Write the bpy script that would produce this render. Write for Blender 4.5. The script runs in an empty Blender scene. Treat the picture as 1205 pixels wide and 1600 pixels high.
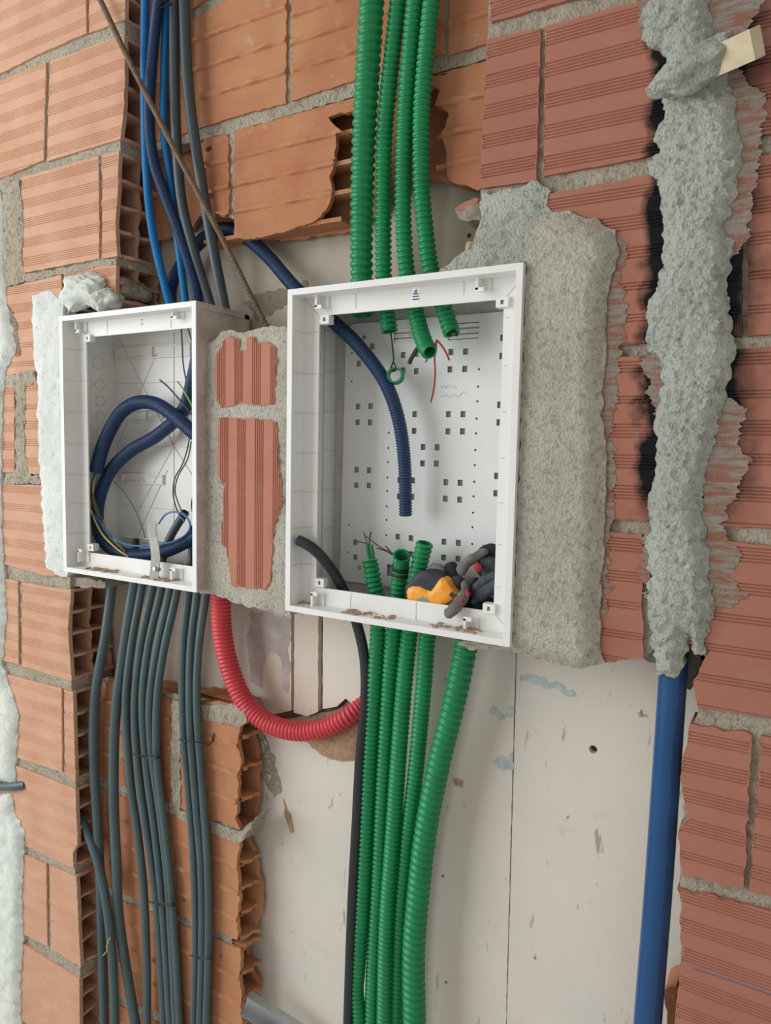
import bpy, math, random
import numpy as np
from mathutils import Vector, Matrix, noise
from mathutils.geometry import delaunay_2d_cdt

random.seed(7)
scene = bpy.context.scene
COL = scene.collection

# ------------------------------------------------------------------ camera
F, W, H = 1140.0, 1205.0, 1600.0
DIST = 0.97
yaw, pit, rol = math.radians(30.5), math.radians(-5.0), math.radians(1.15)
fw = Vector((-math.sin(yaw) * math.cos(pit), math.cos(yaw) * math.cos(pit), math.sin(pit)))
rt = fw.cross(Vector((0, 0, 1))).normalized()
up = rt.cross(fw)
R2 = rt * math.cos(rol) + up * math.sin(rol)
U2 = -rt * math.sin(rol) + up * math.cos(rol)
CAM = Vector((0, -DIST, 0))
cam = bpy.data.cameras.new('camera')
cam.sensor_fit = 'VERTICAL'
cam.sensor_height = 24.0
cam.lens = F / H * 24.0
cam.clip_start = 0.01
camo = bpy.data.objects.new('camera', cam)
COL.objects.link(camo)
m3 = Matrix((R2, U2, -fw)).transposed()
camo.matrix_world = Matrix.Translation(CAM) @ m3.to_4x4()
scene.camera = camo

# ------------------------------------------------------------------ light
world = bpy.data.worlds.new('world')
scene.world = world
world.use_nodes = True
bg = world.node_tree.nodes['Background']
bg.inputs[0].default_value = (1.0, 0.965, 0.93, 1)
bg.inputs[1].default_value = 0.5
la = bpy.data.lights.new('window_daylight', 'AREA')
la.shape = 'RECTANGLE'
la.size, la.size_y = 2.6, 2.4
la.energy = 98
la.color = (0.93, 0.98, 1.0)
lo = bpy.data.objects.new('window_daylight', la)
COL.objects.link(lo)
lo.location = (-3.2, -2.1, 0.5)
lo.rotation_euler = (Vector((-0.6, 0, 0)) - lo.location).to_track_quat('-Z', 'Y').to_euler()
scene.view_settings.view_transform = 'Standard'
scene.view_settings.look = 'None'
scene.view_settings.gamma = 1.0
scene.view_settings.use_curve_mapping = False
scene.view_settings.exposure = 0.0


# ------------------------------------------------------------------ helpers
def U(px, py, Y=0.0):
    """Point of the plane at depth Y that the pixel sees."""
    d = fw * F + R2 * (px - W / 2) - U2 * (py - H / 2)
    return CAM + d * ((Y + DIST) / d.y)


def rpx(w, px, py, Y):
    """Radius in metres of something w pixels wide at that place."""
    return 0.5 * w * (U(px, py, Y) - CAM).dot(fw) / F


ORG = {}


def tag(o, label=None, cat=None, group=None, kind=None):
    if label: o['label'] = label
    if cat: o['category'] = cat
    if group: o['group'] = group
    if kind: o['kind'] = kind
    return o


def empty(name, loc, parent=None):
    o = bpy.data.objects.new(name, None)
    o.empty_display_size = 0.05
    COL.objects.link(o)
    loc = Vector(loc)
    ORG[o.name] = loc
    o.location = loc - (ORG[parent.name] if parent else Vector())
    o.parent = parent
    return o


def link(name, verts, faces, mat, parent=None, smooth=35, mats=None, fmat=None):
    vs = [Vector(v) for v in verts]
    c = sum(vs, Vector()) / len(vs)
    me = bpy.data.meshes.new(name)
    me.from_pydata([tuple(v - c) for v in vs], [], faces)
    me.materials.append(mat)
    if mats:
        for m in mats: me.materials.append(m)
        me.polygons.foreach_set('material_index', fmat)
    if smooth:
        me.polygons.foreach_set('use_smooth', [True] * len(me.polygons))
        me.set_sharp_from_angle(angle=math.radians(smooth))
    me.update()
    o = bpy.data.objects.new(name, me)
    COL.objects.link(o)
    ORG[o.name] = c
    o.location = c - (ORG[parent.name] if parent else Vector())
    o.parent = parent
    return o


class MB:
    def __init__(s):
        s.v, s.f = [], []

    def add(s, v, f):
        n = len(s.v)
        s.v += [tuple(q) for q in v]
        s.f += [tuple(i + n for i in q) for q in f]
        return s

    def box(s, x0, x1, y0, y1, z0, z1):
        v = [(x, y, z) for z in (z0, z1) for y in (y0, y1) for x in (x0, x1)]
        return s.add(v, [(0, 2, 3, 1), (4, 5, 7, 6), (0, 1, 5, 4), (2, 6, 7, 3), (0, 4, 6, 2), (1, 3, 7, 5)])

    def ring(s, x0, x1, z0, z1, w, y0, y1, wz=None):
        wz = wz or w
        o = [(x0, z0), (x1, z0), (x1, z1), (x0, z1)]
        i = [(x0 + w, z0 + wz), (x1 - w, z0 + wz), (x1 - w, z1 - wz), (x0 + w, z1 - wz)]
        v = [(a, y0, b) for a, b in o + i] + [(a, y1, b) for a, b in o + i]
        f = []
        for k in range(4):
            n = (k + 1) % 4
            f += [(k, n, 4 + n, 4 + k), (8 + n, 8 + k, 12 + k, 12 + n), (n, k, 8 + k, 8 + n), (4 + k, 4 + n, 12 + n, 12 + k)]
        return s.add(v, f)

    def obox(s, c, ax, ay, az):
        c, ax, ay, az = Vector(c), Vector(ax), Vector(ay), Vector(az)
        v = [c + ax * i + ay * j + az * k for k in (-1, 1) for j in (-1, 1) for i in (-1, 1)]
        return s.add(v, [(0, 2, 3, 1), (4, 5, 7, 6), (0, 1, 5, 4), (2, 6, 7, 3), (0, 4, 6, 2), (1, 3, 7, 5)])

    def cyl(s, a, b, r, n=12, r2=None):
        a, b = Vector(a), Vector(b)
        d = (b - a).normalized()
        u = d.orthogonal().normalized()
        w = d.cross(u)
        r2 = r if r2 is None else r2
        v = []
        for p, q in ((a, r), (b, r2)):
            v += [p + (u * math.cos(t) + w * math.sin(t)) * q for t in [2 * math.pi * k / n for k in range(n)]]
        f = [(k, (k + 1) % n, n + (k + 1) % n, n + k) for k in range(n)]
        f += [tuple(reversed(range(n))), tuple(range(n, 2 * n))]
        return s.add(v, f)

    def split(s, name, mat, parent):
        """Each loose piece becomes an object of its own."""
        n = len(s.v)
        par = list(range(n))
        def fd(a):
            while par[a] != a:
                par[a] = par[par[a]]
                a = par[a]
            return a
        for f in s.f:
            for k in f[1:]: par[fd(k)] = fd(f[0])
        G = {}
        for f in s.f: G.setdefault(fd(f[0]), []).append(f)
        for fs in G.values():
            ids = sorted({k for f in fs for k in f})
            mp = {k: i for i, k in enumerate(ids)}
            link(name, [s.v[k] for k in ids], [tuple(mp[k] for k in f) for f in fs], mat, parent, 0)

    def build(s, name, mat, parent=None, smooth=35):
        return link(name, s.v, s.f, mat, parent, smooth)


def inside(pts, poly):
    x, y = pts[:, 0], pts[:, 1]
    res = np.zeros(len(pts), bool)
    a = poly
    b = np.roll(poly, -1, 0)
    for (x1, y1), (x2, y2) in zip(a, b):
        c = ((y1 > y) != (y2 > y))
        with np.errstate(divide='ignore', invalid='ignore'):
            t = x1 + (y - y1) * (x2 - x1) / (y2 - y1)
        res ^= c & (x < t)
    return res


def bdist(pts, poly):
    a = poly
    b = np.roll(poly, -1, 0)
    d = np.full(len(pts), 9.0)
    for p, q in zip(a, b):
        e = q - p
        l2 = max(e @ e, 1e-12)
        t = np.clip(((pts - p) @ e) / l2, 0, 1)
        d = np.minimum(d, np.hypot(*(pts - p - t[:, None] * e).T))
    return d


def fbm(x, z, s, seed=0.0, o=3):
    v, a = 0.0, 1.0
    for k in range(o):
        v += a * noise.noise((x * s, seed + k * 7.3, z * s))
        s *= 2.1
        a *= 0.5
    return v


SEED = [0.0]


def ragged(poly, sub, rag, seed, freq=60, streak=0.0):
    out = []
    n = len(poly)
    for i in range(n):
        p, q = np.array(poly[i]), np.array(poly[(i + 1) % n])
        e = q - p
        L = np.hypot(*e)
        k = max(1, int(L / sub))
        nrm = np.array((e[1], -e[0])) / max(L, 1e-9)
        for j in range(k):
            c = p + e * j / k
            e2 = nrm * rag * fbm(c[0], c[1], freq, seed, 3) * 1.4
            if streak: e2 = e2 + np.array((streak * (fbm(0.0, c[1], 70, seed, 2) * 1.6 + 1.0 * noise.noise((seed, 0.0, c[1] * 330))), 0.0))
            out.append(c + e2)
    return np.array(out)


def groove(z, ztop, dep):
    d = (ztop - z - 0.008) % 0.0395
    g = 0.0
    if d < 0.0164:
        t = abs(((d + 0.00205) % 0.0041) - 0.00205)
        if t < 0.00125: g = dep * (1 - t / 0.00125)
    return g


def slab_geo(poly_px, Y, thick=0.05, rag=0.0015, sub=0.008, res=0.03, relief=None, grooves=None, webs=None,
             holes=(), bulge=0.0, bw=0.02, rough=0.0, rfreq=90, gdep=0.0017, freq=60, back=False, xz=None, streak=0.0, bulge_px=None):
    """Slab whose outline is the polygon at depth Y; front faces the viewer (-Y)."""
    SEED[0] += 3.17
    sd = SEED[0]
    poly = [(q[1], q[2]) if q[0] == 'w' else (U(q[0], q[1], Y).x, U(q[0], q[1], Y).z) for q in poly_px] if xz is None else list(xz)
    bpoly = np.array([(U(x, y, Y).x, U(x, y, Y).z) for x, y in bulge_px]) if bulge_px else None
    area = sum(poly[i - 1][0] * poly[i][1] - poly[i][0] * poly[i - 1][1] for i in range(len(poly)))
    if area < 0: poly = poly[::-1]
    B = ragged(poly, sub, rag, sd, freq, streak)
    x0, z0 = B.min(0)
    x1, z1 = B.max(0)
    pts = list(map(tuple, B))
    nb = len(pts)
    edges = [(i, (i + 1) % nb) for i in range(nb)]
    hl = []
    for h in holes:
        s = len(pts)
        pts += h
        edges += [(s + i, s + (i + 1) % len(h)) for i in range(len(h))]
        hl.append(np.array(h))
    zt = max(p[1] for p in poly)
    zb = min(p[1] for p in poly)
    xl = min(p[0] for p in poly)
    rows = []
    if grooves:
        rng = (x1 - x0) if grooves == 'v' else (z1 - z0)
        base = 0.008
        k = 0
        while base + k * 0.0395 < rng + 0.02:
            for j in range(6):
                for o in (-0.00125, 0, 0.00125):
                    c = base + k * 0.0395 + j * 0.0041 + o
                    rows.append((xl + c) if grooves == 'v' else (zt - c))
            k += 1
    wl = []
    if webs:
        for w in webs:
            wl.append(w)
            rows += [w - 0.006, w - 0.0035, w, w + 0.0035, w + 0.006]
    if rows:
        CC = []
        for r in rows:
            if grooves == 'v':
                CC.append(np.array([(r, z) for z in np.arange(z0, z1, 0.003)]))
            else:
                CC.append(np.array([(x, r) for x in np.arange(x0, x1, 0.003)]))
        allc = np.concatenate(CC)
        okall = inside(allc, B)
        okall[okall] = bdist(allc[okall], B) > 0.0012
        for h in hl: okall &= ~inside(allc, h)
        o0 = 0
        for c in CC:
            ok = okall[o0:o0 + len(c)]
            o0 += len(c)
            prev = None
            for iq, (q, k) in enumerate(zip(c, ok)):
                if k and prev is not None and iq + 1 < len(c) and ok[iq + 1] and iq % (4 if webs else 10): continue
                if k:
                    pts.append(tuple(q))
                    if prev is not None: edges.append((prev, len(pts) - 1))
                    prev = len(pts) - 1
                else:
                    prev = None
    else:
        gx, gz = np.meshgrid(np.arange(x0, x1, res), np.arange(z0, z1, res))
        c = np.stack([gx.ravel(), gz.ravel()], 1)
        if len(c):
            rs = np.random.RandomState(int(sd * 100) % 9999)
            c += (rs.rand(*c.shape) - 0.5) * res * 0.6
            ok = inside(c, B)
            ok[ok] = bdist(c[ok], B) > min(res, sub) * 0.4
            for h in hl: ok &= ~inside(c, h)
            pts += list(map(tuple, c[ok]))
    out = delaunay_2d_cdt([Vector(p) for p in pts], edges, [], 0, 1e-6)
    V = np.array([tuple(v) for v in out[0]])
    T = np.array([f for f in out[2] if len(f) == 3])
    cen = V[T].mean(1)
    ok = inside(cen, B)
    for h in hl: ok &= ~inside(cen, h)
    T = T[ok]
    used = np.unique(T)
    mp = -np.ones(len(V), int)
    mp[used] = np.arange(len(used))
    V = V[used]
    T = mp[T]
    d = bdist(V, B) if (bulge or rough) else None
    db = bdist(V, bpoly) if bpoly is not None else d
    yy = np.zeros(len(V))
    for i, (x, z) in enumerate(V):
        y = 0.0
        if grooves == 'h': y += groove(z, zt, gdep)
        elif grooves == 'v': y += groove(-(x - xl), 0.0, gdep)
        for w in wl:
            t = abs(z - w)
            if t < 0.0045: y -= 0.0045 * max(0.1, 0.75 + 0.9 * fbm(x, z, 55, sd, 2))
        if bulge:
            e = min(1.0, db[i] / bw)
            y -= bulge * math.sin(e * math.pi / 2)
        if rough:
            e = min(1.0, d[i] / 0.004 + 0.3)
            y -= rough * e * fbm(x, z, rfreq, sd, 3)
        if relief: y += relief(x, z)
        yy[i] = y
    n = len(V)
    verts = [(x, Y + yy[i], z) for i, (x, z) in enumerate(V)]
    faces = [tuple(int(k) for k in t) for t in T]
    cnt = {}
    for t in faces:
        for a, b in ((t[0], t[1]), (t[1], t[2]), (t[2], t[0])):
            cnt[(a, b)] = 1
    be = [(a, b) for (a, b) in cnt if (b, a) not in cnt]
    bm = {}
    for a, b in be:
        for k in (a, b):
            if k not in bm:
                bm[k] = len(verts)
                verts.append((V[k][0], Y + thick, V[k][1]))
    faces += [(b, a, bm[a], bm[b]) for a, b in be]
    if back:
        faces += [tuple(bm[k] if k in bm else k for k in (t[0], t[2], t[1])) for t in faces[:len(T)] if all(k in bm for k in t)]
    return verts, faces, B


def slab(name, poly_px, Y, mat, parent=None, smooth=35, **kw):
    v, f, B = slab_geo(poly_px, Y, **kw)
    return link(name, v, f, mat, parent, smooth)


def circ(px, py, Y, r, n=10, rx=None):
    p = U(px, py, Y)
    rx = rx or r
    return [(p.x + rx * math.cos(2 * math.pi * k / n), p.z + r * math.sin(2 * math.pi * k / n)) for k in range(n)]


def rect(px, py, Y, w, h):
    p = U(px, py, Y)
    return [(p.x - w / 2, p.z - h / 2), (p.x + w / 2, p.z - h / 2), (p.x + w / 2, p.z + h / 2), (p.x - w / 2, p.z + h / 2)]


def spline(P, step):
    P = [Vector(p) for p in P]
    Q = [P[0] * 2 - P[1]] + P + [P[-1] * 2 - P[-2]]
    fine = []
    for i in range(1, len(Q) - 2):
        a, b, c, d = Q[i - 1], Q[i], Q[i + 1], Q[i + 2]
        for k in range(24):
            t = k / 24
            fine.append(0.5 * ((2 * b) + (c - a) * t + (2 * a - 5 * b + 4 * c - d) * t * t + (3 * b - a - 3 * c + d) * t ** 3))
    fine.append(P[-1])
    L = [0.0]
    for a, b in zip(fine, fine[1:]): L.append(L[-1] + (b - a).length)
    n = max(2, int(L[-1] / step))
    out, j = [], 0
    for k in range(n + 1):
        s = L[-1] * k / n
        while j < len(L) - 2 and L[j + 1] < s: j += 1
        t = (s - L[j]) / max(L[j + 1] - L[j], 1e-9)
        out.append(fine[j].lerp(fine[j + 1], min(1, t)))
    return out, L[-1]


def sweep(path, radii, nseg=14, cap=True, open_end=None):
    """Tube along the path; open_end 'a'/'b'/'ab' gives that end a visible bore."""
    V, Fc = [], []
    t = (path[1] - path[0]).normalized()
    u = t.orthogonal().normalized()
    rings = []
    for i, p in enumerate(path):
        tn = (path[min(i + 1, len(path) - 1)] - path[max(i - 1, 0)]).normalized()
        u = (u - tn * u.dot(tn)).normalized()
        w = tn.cross(u)
        rings.append((p, u.copy(), w))
    def ring(p, u, w, r):
        s = len(V)
        for k in range(nseg):
            a = 2 * math.pi * k / nseg
            V.append(tuple(p + (u * math.cos(a) + w * math.sin(a)) * r))
        return s
    S = [ring(p, u, w, r) for (p, u, w), r in zip(rings, radii)]
    def join(a, b):
        for k in range(nseg):
            n = (k + 1) % nseg
            Fc.append((a + k, a + n, b + n, b + k))
    for a, b in zip(S, S[1:]): join(a, b)
    oe = open_end or ''
    for e, idx in (('a', 0), ('b', -1)):
        if e in oe:
            r = min(radii[idx], radii[1 if e == 'a' else -2]) * 0.82
            p, uu, ww = rings[idx]
            s1 = ring(p, uu, ww, r)
            m = min(len(rings) - 1, max(2, int(0.04 / max((path[1] - path[0]).length, 1e-4))))
            p2, u2, w2 = rings[m if e == 'a' else -1 - m]
            s2 = ring(p2, u2, w2, r)
            if e == 'a':
                join(s1, S[0])
                join(s2, s1)
                Fc.append(tuple(s2 + k for k in range(nseg)))
            else:
                join(S[-1], s1)
                join(s1, s2)
                Fc.append(tuple(s2 + k for k in reversed(range(nseg))))
        elif cap:
            s = S[idx]
            Fc.append(tuple(s + k for k in (reversed(range(nseg)) if e == 'a' else range(nseg))))
    return V, Fc


def P3(pts):
    P = [U(*p) for p in pts]
    if pts[0][1] < -30 or pts[0][1] > 1650: P = [P[0] + (P[0] - P[1]).normalized() * 0.3] + P
    if pts[-1][1] < -30 or pts[-1][1] > 1650: P = P + [P[-1] + (P[-1] - P[-2]).normalized() * 0.3]
    return P


def tube(name, pts, w, mat, parent=None, step=0.012, nseg=12, open_end=None, w2=None, world=False):
    P = [Vector(p) for p in pts] if world else P3(pts)
    path, L = spline(P, step)
    if world:
        ra, rb = w, (w2 or w)
    else:
        ra = rpx(w, *pts[0])
        rb = rpx(w2 or w, *pts[-1]) if w2 else ra
    n = len(path)
    V, Fc = sweep(path, [ra + (rb - ra) * i / (n - 1) for i in range(n)], nseg, True, open_end)
    return link(name, V, Fc, mat, parent, 40)


def conduit(name, pts, w, mat, pitch, parent=None, nseg=18, depth=0.2, open_end=None, w2=None, world=False):
    """Corrugated conduit: real rings along the path."""
    P = [Vector(p) for p in pts] if world else P3(pts)
    ra = w if world else rpx(w, *pts[0])
    rb = ra if not w2 else (w2 if world else rpx(w2, *pts[-1]))
    sub = 6
    path, L = spline(P, pitch / sub)
    prof = [0.0, 0.0, 0.75, 1.0, 1.0, 0.75]
    n = len(path)
    rad = [(ra + (rb - ra) * i / (n - 1)) * (1 - depth + depth * prof[i % sub]) for i in range(n)]
    V, Fc = sweep(path, rad, nseg, True, open_end)
    return link(name, V, Fc, mat, parent, 60)


# ------------------------------------------------------------------ materials
class NT:
    def __init__(s, name):
        s.m = bpy.data.materials.new(name)
        s.m.use_nodes = True
        s.t = s.m.node_tree
        s.b = s.t.nodes['Principled BSDF']
        s.pos = s.n('ShaderNodeNewGeometry').outputs['Position']

    def n(s, k, **kw):
        q = s.t.nodes.new(k)
        for a, b in kw.items(): setattr(q, a, b)
        return q

    def l(s, a, b):
        s.t.links.new(a, b)

    def noise(s, sc, det=4, rough=0.55, vec=None, stretch=None, off=(0, 0, 0)):
        q = s.n('ShaderNodeTexNoise')
        q.inputs['Scale'].default_value = sc
        q.inputs['Detail'].default_value = det
        q.inputs['Roughness'].default_value = rough
        v = vec or s.pos
        if stretch or any(off):
            mp = s.n('ShaderNodeMapping')
            mp.inputs['Scale'].default_value = stretch or (1, 1, 1)
            mp.inputs['Location'].default_value = off
            s.l(v, mp.inputs['Vector'])
            v = mp.outputs[0]
        s.l(v, q.inputs['Vector'])
        return q.outputs['Fac']

    def rng(s, v, a, b, c=0.0, d=1.0):
        q = s.n('ShaderNodeMapRange')
        s.l(v, q.inputs[0])
        for i, x in zip((1, 2, 3, 4), (a, b, c, d)): q.inputs[i].default_value = x
        return q.outputs[0]

    def mix(s, f, a, b, mode='MIX'):
        q = s.n('ShaderNodeMix', data_type='RGBA', blend_type=mode)
        for sock, v in ((q.inputs[0], f), (q.inputs[6], a), (q.inputs[7], b)):
            if isinstance(v, (int, float)): sock.default_value = v
            elif isinstance(v, tuple): sock.default_value = v + (1,)
            else: s.l(v, sock)
        return q.outputs[2]

    def mul(s, a, b, op='MULTIPLY'):
        q = s.n('ShaderNodeMath', operation=op)
        for sock, v in zip(q.inputs, (a, b)):
            if isinstance(v, (int, float)): sock.default_value = v
            else: s.l(v, sock)
        return q.outputs[0]

    def col(s, c):
        if isinstance(c, tuple): s.b.inputs['Base Color'].default_value = c + (1,)
        else: s.l(c, s.b.inputs['Base Color'])
        return s

    def bump(s, h, st, dist=0.002):
        q = s.n('ShaderNodeBump')
        q.inputs['Strength'].default_value = st
        q.inputs['Distance'].default_value = dist
        s.l(h, q.inputs['Height'])
        s.l(q.outputs[0], s.b.inputs['Normal'])
        return s

    def rough(s, r, metal=0.0, spec=None):
        s.b.inputs['Roughness'].default_value = r
        s.b.inputs['Metallic'].default_value = metal
        if spec is not None: s.b.inputs['Specular IOR Level'].default_value = spec
        return s


def srgb(r, g, b):
    f = lambda c: ((c / 255 + 0.055) / 1.055) ** 2.4 if c > 10 else c / 255 / 12.92
    return (f(r), f(g), f(b))


def simple(name, c, r=0.5, metal=0.0, var=0.12, sc=40, spec=None, bump=0.0):
    t = NT(name)
    n = t.noise(sc, 3)
    dark = tuple(x * (1 - var) for x in c)
    lite = tuple(min(1, x * (1 + var)) for x in c)
    t.col(t.mix(t.rng(n, 0.3, 0.7), dark, lite)).rough(r, metal, spec)
    if bump: t.bump(t.noise(300, 3), bump, 0.001)
    return t.m


def brick_mat(name, c1, c2, dusty, dustc, spray=None, patch=0.0):
    t = NT(name)
    info = t.n('ShaderNodeObjectInfo').outputs['Random']
    a = t.mix(t.rng(t.noise(9, 4), 0.3, 0.7), c1, c2)
    a = t.mix(t.rng(info, 0, 1, 0.0, 0.22), a, tuple(x * 0.78 for x in c1))
    # mortar dust wiped over the face
    dm = t.rng(t.noise(14, 6, 0.65, stretch=(1, 1, 2.2)), 0.5, 0.72, 0, dusty)
    a = t.mix(dm, a, dustc)
    if patch:
        pm = t.rng(t.noise(22, 5, 0.6, off=(3, 1, 2)), 0.63, 0.68, 0, patch)
        a = t.mix(pm, a, srgb(176, 166, 148))
    sp = t.rng(t.noise(420, 2), 0.35, 0.7, 0.86, 1.08)
    a = t.mix(1.0, a, t.comb(sp), 'MULTIPLY') if False else a
    fine = t.noise(500, 3, 0.7)
    a = t.mix(t.rng(fine, 0.3, 0.75, 0.0, 0.14), a, tuple(x * 0.5 for x in c1))
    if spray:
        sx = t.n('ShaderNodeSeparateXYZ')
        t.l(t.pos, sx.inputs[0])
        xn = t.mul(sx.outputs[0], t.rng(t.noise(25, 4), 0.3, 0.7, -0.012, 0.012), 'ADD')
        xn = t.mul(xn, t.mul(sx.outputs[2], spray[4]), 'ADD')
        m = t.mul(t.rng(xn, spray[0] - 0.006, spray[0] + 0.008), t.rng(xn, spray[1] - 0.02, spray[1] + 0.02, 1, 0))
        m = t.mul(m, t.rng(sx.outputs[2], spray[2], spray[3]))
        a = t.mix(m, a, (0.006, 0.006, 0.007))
    t.col(a).rough(0.88, 0, 0.25)
    t.bump(fine, 0.25, 0.0015)
    return t.m


def mortar_mat(name, c1, c2, dark, grain=170, bs=0.9, dist=0.004, pitc=0.2):
    t = NT(name)
    a = t.mix(t.rng(t.noise(11, 4), 0.32, 0.68), c1, c2)
    g = t.noise(grain, 6, 0.7)
    a = t.mix(t.rng(g, 0.3, 0.44, 0.6, 0), a, dark)
    a = t.mix(t.rng(t.noise(60, 4, 0.6, off=(1, 4, 2)), 0.62, 0.8, 0, 0.5), a, tuple(min(1, x * 1.25) for x in c2))
    pit = t.noise(125, 5, 0.65, off=(6, 2, 9))
    a = t.mix(t.rng(pit, 0.33, 0.41, pitc, 0), a, dark)
    t.col(a).rough(0.95, 0, 0.15)
    vo = t.n('ShaderNodeTexVoronoi')
    vo.inputs['Scale'].default_value = grain * 0.85
    wob = t.n('ShaderNodeVectorMath', operation='ADD')
    sc = t.n('ShaderNodeVectorMath', operation='SCALE')
    sc.inputs['Scale'].default_value = 0.004
    nz = t.n('ShaderNodeTexNoise')
    nz.inputs['Scale'].default_value = 120
    t.l(t.pos, nz.inputs['Vector'])
    t.l(nz.outputs['Color'], sc.inputs[0])
    t.l(t.pos, wob.inputs[0])
    t.l(sc.outputs[0], wob.inputs[1])
    t.l(wob.outputs[0], vo.inputs['Vector'])
    h = t.mul(t.mul(g, 0.7), t.mul(vo.outputs['Distance'], -0.45), 'ADD')
    t.bump(t.mul(h, t.mul(t.rng(pit, 0.34, 0.44), 0.3), 'ADD'), bs, dist)
    return t.m


def board_mat(name, c1, c2, scr=0.8):
    t = NT(name)
    a = t.mix(t.rng(t.noise(3.2, 3), 0.35, 0.65), c1, c2)
    a = t.mix(t.rng(t.noise(9, 6, 0.6, off=(5, 2, 1)), 0.52, 0.75, 0, 0.35), a, srgb(225, 224, 216))
    # scuffs and cement specks
    s1 = t.rng(t.noise(34, 5, 0.6, stretch=(1, 1, 0.22)), 0.65, 0.70, 0, scr)
    a = t.mix(s1, a, srgb(150, 146, 138))
    s2 = t.rng(t.noise(46, 5, 0.65, stretch=(1.0, 1, 0.6), off=(9, 3, 4)), 0.675, 0.72, 0, scr)
    a = t.mix(s2, a, srgb(110, 104, 96))
    s3 = t.rng(t.noise(13, 6, 0.7, off=(2, 7, 8)), 0.64, 0.72, 0, 0.45 * scr)
    a = t.mix(s3, a, srgb(168, 178, 176))
    t.col(a).rough(0.6, 0, 0.3)
    t.bump(t.noise(60, 5, 0.6), 0.15, 0.002)
    return t.m


def wood_mat(name, c1, c2):
    t = NT(name)
    g = t.noise(60, 5, 0.6, stretch=(0.25, 1, 1))
    t.col(t.mix(t.rng(g, 0.3, 0.7), c1, c2)).rough(0.8)
    t.bump(g, 0.3, 0.002)
    return t.m


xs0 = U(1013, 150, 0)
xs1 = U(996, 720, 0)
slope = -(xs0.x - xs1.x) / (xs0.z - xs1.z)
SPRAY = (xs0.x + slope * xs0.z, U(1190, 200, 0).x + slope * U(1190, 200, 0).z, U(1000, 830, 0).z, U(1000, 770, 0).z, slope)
M = {}
DUST = srgb(196, 178, 158)
M['brick_left'] = brick_mat('brick_left', srgb(202, 152, 123), srgb(214, 171, 143), 0.4, srgb(220, 190, 164))
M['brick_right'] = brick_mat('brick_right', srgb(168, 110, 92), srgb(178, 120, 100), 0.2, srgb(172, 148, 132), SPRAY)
M['brick_inner'] = brick_mat('brick_inner', srgb(178, 116, 84), srgb(194, 140, 102), 0.35, srgb(192, 146, 106), None, 0.6)
M['brick_pier'] = brick_mat('brick_pier', srgb(184, 122, 102), srgb(194, 134, 112), 0.2, srgb(184, 158, 140))
M['mortar'] = mortar_mat('mortar', srgb(180, 168, 148), srgb(200, 190, 170), srgb(112, 102, 88), 260, 1.0, 0.006)
M['mortar_grey'] = mortar_mat('mortar_grey', srgb(192, 196, 182), srgb(212, 216, 204), srgb(112, 114, 106), 300, 1.0, 0.007, 0.3)
M['mortar_beige'] = mortar_mat('mortar_beige', srgb(190, 184, 168), srgb(208, 203, 188), srgb(128, 122, 108), 300, 1.0, 0.005)
M['smear_core'] = mortar_mat('smear', srgb(136, 132, 124), srgb(160, 158, 148), srgb(90, 86, 80), 260, 0.7, 0.003)
ts = NT('mortar_film')
fa = ts.mix(ts.rng(ts.noise(70, 5, 0.65, stretch=(0.35, 1, 2.2)), 0.40, 0.58), srgb(150, 106, 88), srgb(152, 146, 136))
fa = ts.mix(ts.rng(ts.noise(260, 4, 0.7), 0.3, 0.45, 0.5, 0), fa, srgb(92, 84, 78))
ts.col(fa).rough(0.95, 0, 0.15).bump(ts.noise(260, 5, 0.7), 0.7, 0.003)
M['smear'] = ts.m
M['plaster'] = mortar_mat('plaster', srgb(206, 210, 202), srgb(222, 226, 218), srgb(160, 160, 150), 90, 0.35, 0.004)
M['stone'] = mortar_mat('stone', srgb(142, 132, 118), srgb(158, 148, 132), srgb(92, 86, 76), 80, 0.6, 0.004)
M['board'] = board_mat('board', srgb(214, 208, 196), srgb(222, 212, 198))
M['board_pink'] = board_mat('board_pink', srgb(206, 184, 166), srgb(214, 200, 184))
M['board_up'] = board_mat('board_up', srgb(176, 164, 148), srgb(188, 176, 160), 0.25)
M['slot'] = simple('slot_wood', srgb(120, 82, 60), 0.9)
M['lilac'] = simple('lilac_paint', srgb(180, 166, 160), 0.6, 0, 0.2, 30)
M['bluegrey'] = simple('bluegrey_paint', srgb(182, 190, 190), 0.6, 0, 0.16, 90)
M['foam'] = mortar_mat('foam', srgb(178, 140, 112), srgb(196, 164, 136), srgb(120, 92, 72), 70, 0.7, 0.004)
tw = NT('white_plastic')
wa = tw.mix(tw.rng(tw.noise(7, 5, 0.6), 0.4, 0.75, 0, 0.35), srgb(232, 232, 228), srgb(220, 208, 196))
tw.col(wa).rough(0.42, 0, 0.4)
M['white'] = tw.m
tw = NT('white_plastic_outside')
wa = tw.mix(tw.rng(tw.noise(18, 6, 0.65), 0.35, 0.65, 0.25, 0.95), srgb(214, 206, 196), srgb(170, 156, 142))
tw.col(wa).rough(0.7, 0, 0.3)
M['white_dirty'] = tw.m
M['plate'] = simple('white_steel', srgb(226, 227, 224), 0.45, 0, 0.02, 10)
M['grey_back'] = simple('grey_back', srgb(190, 188, 182), 0.7, 0, 0.08, 60)
M['line'] = simple('moulding_line', srgb(206, 200, 194), 0.6, 0, 0.05)
M['green'] = simple('green_conduit', srgb(0, 132, 76), 0.42, 0, 0.08, 20)
M['red'] = simple('red_conduit', srgb(208, 66, 74), 0.45, 0, 0.08, 20)
M['navy'] = simple('navy_conduit', srgb(24, 54, 92), 0.45, 0, 0.1, 20)
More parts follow.
